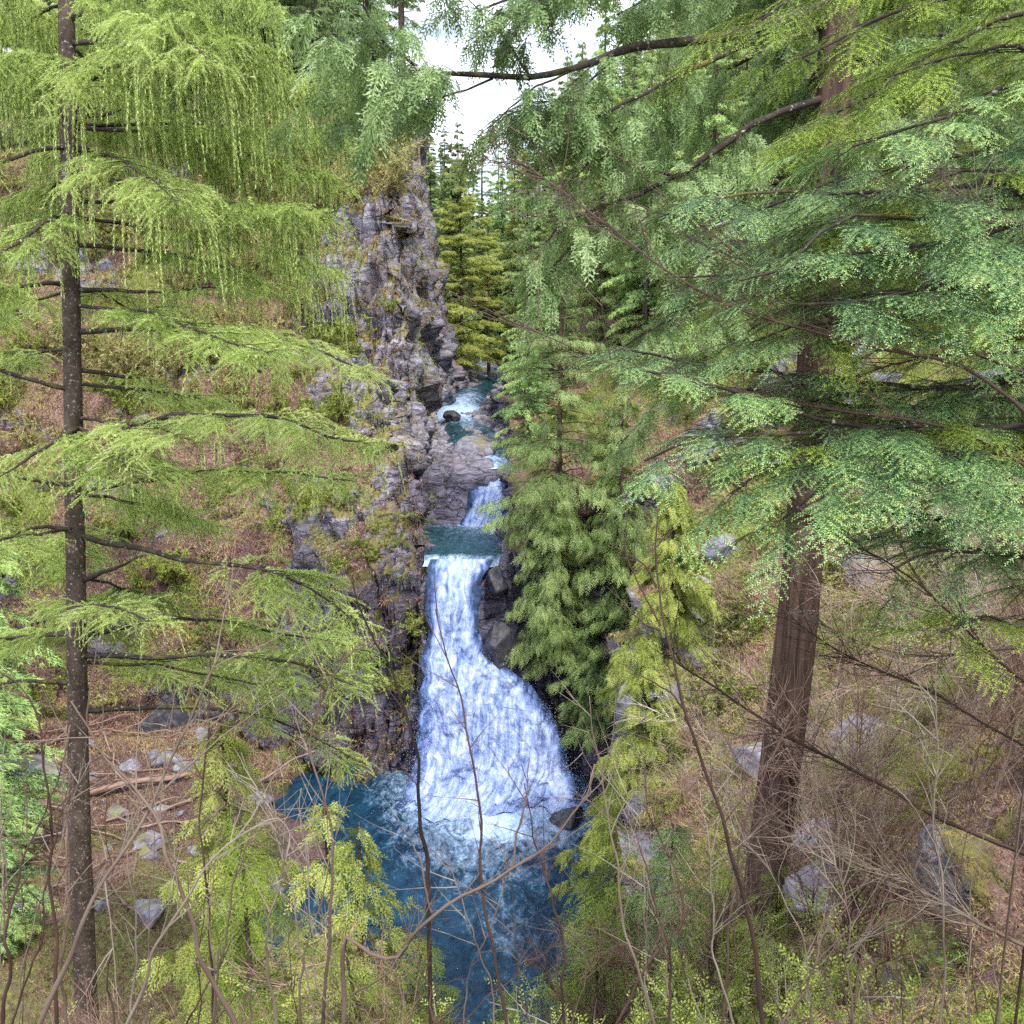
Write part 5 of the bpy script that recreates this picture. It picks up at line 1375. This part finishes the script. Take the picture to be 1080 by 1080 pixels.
bushes('p', FRESH, area(34, 2.2, 9, 9, 22, .7), 'fresh green leafy shrub on the right bank around the cedar', 'leafy shrubs around the cedar', s=(.5, 1.1))
OCHRE = [bush('grass_tuft', .8, .8, 14, M_STRAW, SM_T, 1.0, .62, 800) for k in range(2)]
bushes('q', OCHRE, area(30, 3.2, 12, 12, 26, .7), 'ochre dry tuft on the mossy right bank', 'ochre tufts on the right bank', s=(.5, 1.2))
STONES = [boulder(20 + k, .32, .26, .2) for k in range(4)]
bushes('s', STONES, area(40, -17, -8.6, 24.5, 36.5, .6), 'small grey stone on the beach left of the pool', 'stones on the beach', 'stone', (.35, 2.0), -0.02)

# ---- deadwood
M_LOG = bark_mat('bleached_wood', (.09, .05, .042), (.36, .25, .205), stretch=(.2, 1, 1), scale=9)
def log(L, r, seed):
    mb = MB(); x = np.linspace(-L / 2, L / 2, 14); P = wiggle(np.stack([x, 0 * x, 0 * x], 1), .05); tube(mb, P, np.linspace(r, r * .55, 14), 8, .5, .06)
    return mb.build('log', M_LOG)
LOGS = [log(rng.uniform(2.2, 4.5), rng.uniform(.035, .085), k) for k in range(5)]
for k, (x, y) in enumerate(area(60, -19, -8.8, 25, 37, .35)):
    o = LOGS[k % 5]; o = o if k < 5 else copy_tree(o)
    o.location = (x, y, gz(x, y) + .16); o.rotation_euler = (0, rng.normal(0, .14), rng.normal(.1, .75)); s = rng.uniform(.5, 1.2); o.scale = (s, s, s)
    tag(o, 'reddish driftwood pole lying on the beach debris', 'log', 'driftwood on the beach')
o = log(6.5, .17, 9); q = W(95, 845, 31.5); o.location = (q[0], 31.5, gz(q[0], 31.5) + .3); o.rotation_euler = (0, -.05, .35); tag(o, 'longest driftwood log slanting across the beach behind the spruce trunk', 'log')

# ---- bare stems in front of the view
def stem(pts, r0, label, n1=10, l1=.35, n2=2, l2=.16, tint=.4, cat='shrub', name='bare_sapling', twigs=(), r1=.0035, group=None):
    r0 *= .8; tint = tint * .8; P = resample(WP(pts), 30); P = wiggle(P, .012)
    g = gz(P[0][0], P[0][1])
    if P[0][2] > g:   # carry the stem down to the ground
        P = np.vstack([[P[0][0], P[0][1] + .02, g - .05], P])
    root = empty(name, P[0]); w = MB()
    tube(w, P, np.linspace(r0, max(r0 * .28, .0018), len(P)), 7, tint, .05); w.build('stem', M_STEM, root, origin=P[0])
    for tw in twigs:
        b = MB(); Q = wiggle(resample(WP(tw), 14), .004); twiggy(b, Q, r0 * .45, max(2, n1 // 3), l1 * .6, n2 * .5, l2, tint=tint + .05, r1=r1 * .8); b.build('twig', M_STEM, root, origin=P[0])
    if n1:
        b = MB(); t = rng.uniform(.35, 1, n1); A, tan = along(P, t)
        d = nrm(tan * rng.uniform(.6, 1.3, (n1, 1)) + rng.normal(0, .6, (n1, 3)) * np.array([1, .5, .6]))
        q = grow(A, d, l1 * rng.uniform(.25, 1.2, n1), .05, -.02, .06)
        for i in range(n1):
            s = q[4] == i
            if not s.any(): continue
            c = MB(); c.tris(stick_tris(q[0][s], q[1][s], r1 * (1.15 - .8 * q[3][s]), r1 * (1.05 - .8 * q[3][s])), tint + .08)
            if n2:
                kk = rng.integers(0, s.sum(), max(1, int(n2))); z = grow(q[1][s][kk], nrm(q[2][s][kk] + rng.normal(0, .6, (len(kk), 3))), l2 * rng.uniform(.3, 1.2, len(kk)), .04, 0, .08)
                c.tris(stick_tris(z[0], z[1], r1 * .55 * (1.15 - .8 * z[3]), r1 * .55 * (1.05 - .8 * z[3])), tint + .12)
            c.build('twig', M_STEM, root, origin=P[0])
    return tag(root, label, cat, group)
stem([(806, 1090, 4), (790, 990, 4), (758, 860, 4), (722, 745, 4.05), (697, 665, 4.1), (688, 600, 4.15), (690, 535, 4.2)], .015, 'dark bare sapling slanting up in front of the right bank', 9, .22, 2, .1, .18,
     twigs=[[(697, 665, 4.1), (670, 650, 4.1), (645, 618, 4.1)], [(697, 660, 4.1), (676, 620, 4.1), (660, 585, 4.1), (664, 535, 4.1)], [(725, 750, 4.05), (690, 720, 4), (650, 700, 4)], [(693, 620, 4.1), (672, 590, 4.1), (640, 575, 4.1)]])
stem([(536, 1090, 3.5), (520, 980, 3.5), (508, 880, 3.5), (494, 770, 3.5), (476, 690, 3.5), (467, 640, 3.5)], .010, 'red-brown wand rising in front of the middle of the waterfall', 9, .22, 1, .1, .30)
stem([(452, 960, 3.8), (450, 880, 3.8), (437, 790, 3.8), (412, 710, 3.8), (376, 618, 3.8)], .0125, 'dark bent stem in front of the wet rock left of the falls', 6, .25, 1, .1, .08)
stem([(362, 1090, 3.6), (366, 990, 3.6), (390, 1002, 3.58), (425, 1000, 3.55), (455, 962, 3.5), (520, 925, 3.5), (580, 888, 3.5), (615, 845, 3.5), (632, 800, 3.5)], .014, 'thick grey hooked stem curving across the pool', 10, .3, 2, .12, .55,
     twigs=[[(455, 962, 3.5), (440, 900, 3.5), (425, 870, 3.5)], [(540, 915, 3.5), (555, 840, 3.5), (560, 800, 3.5)], [(370, 1050, 3.6), (410, 1020, 3.5), (450, 968, 3.5)]])
stem([(340, 1090, 3.9), (350, 960, 3.9), (342, 850, 3.95), (330, 770, 4.0), (368, 690, 4)], .011, 'upright grey-brown stem left of the pool', 12, .4, 2, .15, .5)
stem([(35, 1095, 3.4), (80, 1000, 3.4), (130, 900, 3.45), (165, 840, 3.5), (200, 760, 3.5), (240, 690, 3.55)], .014, 'grey leaning stem crossing in front of the spruce trunk', 14, .5, 3, .2, .6, twigs=[[(165, 840, 3.5), (230, 780, 3.5), (300, 730, 3.5)]])
stem([(255, 1095, 3.4), (215, 1010, 3.4), (180, 920, 3.4), (160, 860, 3.45), (110, 790, 3.5), (75, 745, 3.5)], .014, 'olive stem arching leftwards over the beach', 10, .45, 2, .2, .55)
stem([(60, 1090, 3.6), (58, 960, 3.6), (52, 830, 3.6), (30, 740, 3.6), (-5, 705, 3.6)], .011, 'dark thin stem bending left beside the spruce trunk', 10, .35, 2, .15, .2)
stem([(2, 1090, 3.2), (8, 980, 3.2), (28, 900, 3.25), (48, 830, 3.3)], .010, 'short dark stem along the lower left corner', 8, .35, 2, .15, .2)
stem([(70, 1090, 3.8), (68, 950, 3.8), (72, 820, 3.9), (70, 770, 3.9)], .010, 'straight pinkish stem in front of the foot of the spruce', 10, .35, 2, .15, .62)
stem([(130, 1090, 3.1), (170, 990, 3.1), (230, 900, 3.15), (290, 860, 3.2), (330, 905, 3.2)], .009, 'thin whitish stem arching over the pale boulder', 10, .35, 2, .15, .75)
stem([(225, 1090, 4.1), (222, 960, 4.1), (216, 840, 4.15), (222, 700, 4.2), (197, 640, 4.25)], .009, 'slender dark stem standing before the drooping spruce boughs', 10, .3, 2, .15, .22)
stem([(292, 1090, 3.6), (288, 1000, 3.6), (300, 900, 3.6), (280, 820, 3.6)], .009, 'pale greenish stem near the water left of centre', 10, .3, 2, .15, .66)
stem([(693, 1090, 3.8), (668, 1000, 3.8), (648, 900, 3.85), (632, 800, 3.9), (628, 740, 3.9)], .009, 'greenish stem right of the plunge pool', 10, .35, 2, .15, .62)
stem([(596, 1090, 3.6), (590, 1000, 3.6), (570, 900, 3.6), (548, 830, 3.6)], .008, 'thin dark stem above the lower end of the pool', 8, .25, 1, .12, .2)
stem([(645, 1090, 4), (690, 1005, 4), (720, 960, 4.05), (690, 860, 4.1), (680, 800, 4.1)], .009, 'crooked reddish stem in front of the hemlock sapling', 12, .4, 2, .2, .38)
stem([(705, 1090, 3.9), (700, 990, 3.9), (675, 900, 3.95), (655, 850, 4)], .009, 'straight dark stem in front of the blue-green sapling', 10, .35, 2, .18, .25)
stem([(760, 1090, 4.4), (775, 960, 4.4), (800, 830, 4.5), (870, 690, 4.6)], .009, 'long reddish stem in front of the cedar trunk', 16, .5, 3, .25, .42)
stem([(990, 1090, 4.4), (1000, 960, 4.4), (985, 860, 4.5), (992, 700, 4.6)], .008, 'pale upright stem in the brown thicket', 16, .4, 3, .2, .72)
stem([(900, 1090, 4.2), (898, 980, 4.2), (880, 900, 4.3)], .008, 'short greyish stem over the rocky bank', 12, .4, 3, .2, .6)
# boughs reaching in from the right edge
R_ = dict(n2=4, l2=.3, cat='branch', name='bare_branch', r1=.0036)
stem([(1190, 700, 4.6), (1120, 480, 4.6), (1040, 395, 4.65), (940, 365, 4.75), (850, 345, 4.9), (740, 312, 5), (650, 245, 5.1), (585, 190, 5.15), (538, 166, 5.2)], .015, 'longest bare reddish bough sweeping left towards the sky gap', 40, .5, tint=.30, **R_)
stem([(1180, 560, 4.8), (1050, 470, 4.8), (950, 445, 4.9), (830, 425, 5), (700, 395, 5.05), (600, 365, 5.1), (532, 338, 5.1)], .013, 'bare reddish bough ending left of the cedar over the falls', 34, .5, tint=.36, **R_)
stem([(1170, 420, 5), (1060, 385, 5), (960, 355, 5.1), (860, 330, 5.2), (740, 240, 5.3), (690, 225, 5.3)], .012, 'bare dark bough just under the blue-green hemlock sprays', 34, .5, tint=.22, **R_)
stem([(1160, 350, 5.2), (1060, 375, 5.2), (980, 378, 5.3), (880, 400, 5.4), (790, 420, 5.5)], .012, 'bare brown bough between both tiers of hemlock foliage', 36, .5, tint=.32, **R_)
stem([(1150, 230, 5), (1080, 235, 5), (1020, 210, 5.1), (980, 170, 5.1)], .009, 'short tangle of pale dry twigs at the right edge', 26, .4, tint=.55, **R_)
stem([(1160, 940, 5.6), (1080, 900, 5.6), (1000, 868, 5.7), (930, 830, 5.8), (840, 780, 5.9), (700, 690, 6.1)], .022, 'thickest dark bough reaching up left across the foot of the cedar', 44, .6, tint=.12, **R_)
stem([(1150, 1030, 5.2), (1060, 985, 5.2), (980, 940, 5.3), (900, 900, 5.4), (820, 862, 5.5)], .017, 'pale grey dead bough low over the rocky bank', 40, .6, tint=.6, **R_)
stem([(1150, 830, 6), (1060, 770, 6), (960, 720, 6.1), (880, 680, 6.2), (830, 640, 6.3)], .014, 'dark bare bough crossing the orange moss right of the trunk', 44, .6, tint=.2, **R_)
stem([(1160, 760, 5.4), (1060, 700, 5.4), (960, 610, 5.5), (880, 560, 5.5), (840, 545, 5.5)], .013, 'thin bare bough starting below the lowest hemlock spray', 40, .55, tint=.25, **R_)
stem([(1150, 660, 6.2), (1050, 690, 6.2), (950, 690, 6.3), (860, 660, 6.4)], .011, 'nearly level pale bough right of the pinkish rock', 40, .5, tint=.55, **R_)
# twiggy thicket right of the cedar trunk
def thicket(x, y, h, n, label, tint):
    root = empty('bare_shrub', (x, y, gz(x, y) - .1))
    b0 = np.array(root.location)
    for k in range(n):
        w = MB(); a = rng.uniform(0, 6.28); tip = b0 + np.array([cos(a) * h * .5 - .25 * h, sin(a) * h * .35, h * rng.uniform(.7, 1.1)])
        P = wiggle(resample(np.array([b0 + rng.normal(0, .12, 3) * np.array([1, 1, 0]), b0 * .45 + tip * .55 + np.array([0, 0, .25 * h]), tip]), 18), .05)
        twiggy(w, P, .010, 44, .75, 6, .35, tint=tint + (.13 if h > 2 else -.12) + rng.normal(0, .10), r1=.0048); w.build('stem', M_TWIG, root, origin=b0)
    tag(root, label, 'shrub')
thicket(3.9, 10.5, 2.6, 7, 'dense leafless reddish shrub right beside the cedar trunk', .50)
thicket(4.9, 9.6, 2.6, 7, 'dense leafless reddish shrub in the middle of the thicket', .46)
thicket(5.7, 10.2, 2.8, 7, 'pale pinkish leafless shrub at the right end of the thicket', .56)
thicket(4.4, 12.2, 2.6, 6, 'leafless shrub uphill behind the thicket under the mossy rock', .52)
thicket(6.2, 12.0, 2.6, 6, 'brownish leafless shrub uphill at the right edge', .44)
thicket(2.0, 9.4, 1.8, 6, 'leafless reddish shrub below the foot of the cedar trunk', .42)
thicket(3.1, 8.0, 1.6, 6, 'low dark leafless shrub over the rocky bank', .36)
thicket(.9, 8.8, 1.5, 5, 'low leafless shrub between the pool and the hemlock saplings', .46)
thicket(3.4, 11.4, 3.0, 7, 'rust-pink leafless shrub just behind the foot of the cedar', .55)
thicket(-1.2, 7.6, 1.4, 5, 'low pinkish leafless shrub at the bottom of the pool view', .56)
thicket(-2.6, 7.4, 1.2, 3, 'low grey leafless shrub at the near left slope', .5)
thicket(-4.0, 8.0, 1.4, 4, 'wide leafless shrub by the foot of the spruce', .52)
thicket(-4.9, 9.4, 1.3, 3, 'leafless shrub left of the foot of the spruce', .5)
# budding shrubs close by
NEARB = [bush('budding_shrub', .55, .9, 9, M_CEDY, LEAF_T, .55, .62, 260, M_STEM, .6) for k in range(3)]
bushes('n', NEARB, area(95, -5.5, 3.0, 5.6, 12, .33), 'small shrub with fresh yellow-green leaves below the viewer', 'budding shrubs below the viewer', s=(.6, 1.2))
# conifer seedlings among them
SEED = [conifer(1.6, .05, .55, 40, 12, HEM_T, M_HEMY, .55, .4, .6, .3, name='conifer_seedling', gaps=.05) for k in range(2)]
bushes('m', SEED, area(24, -6, 3, 7.5, 13, .7), 'knee-high conifer seedling on the slope below the viewer', 'seedlings below the viewer', 'tree', (.7, 1.4))
# many thin whips along the lower edge of the view
WL = ['thin bare whip rising at the lower edge of the view']
for k in range(46):
    px = rng.uniform(-20, 1080); Y = rng.uniform(3.4, 6.5); py1 = rng.uniform(760, 960) if not 420 < px < 620 else rng.uniform(880, 1000)
    lean = rng.normal(0, 60)
    stem([(px, 1100, Y), (px + lean * .3 + rng.normal(0, 10), (1100 + py1) / 2 + 20, Y), (px + lean, py1, Y + .05)], rng.uniform(.004, .008), WL[0], int(rng.integers(5, 10)), .32, 1, .14, rng.uniform(.1, .85), group='whips at the lower edge', name='bare_whip', r1=.0028)
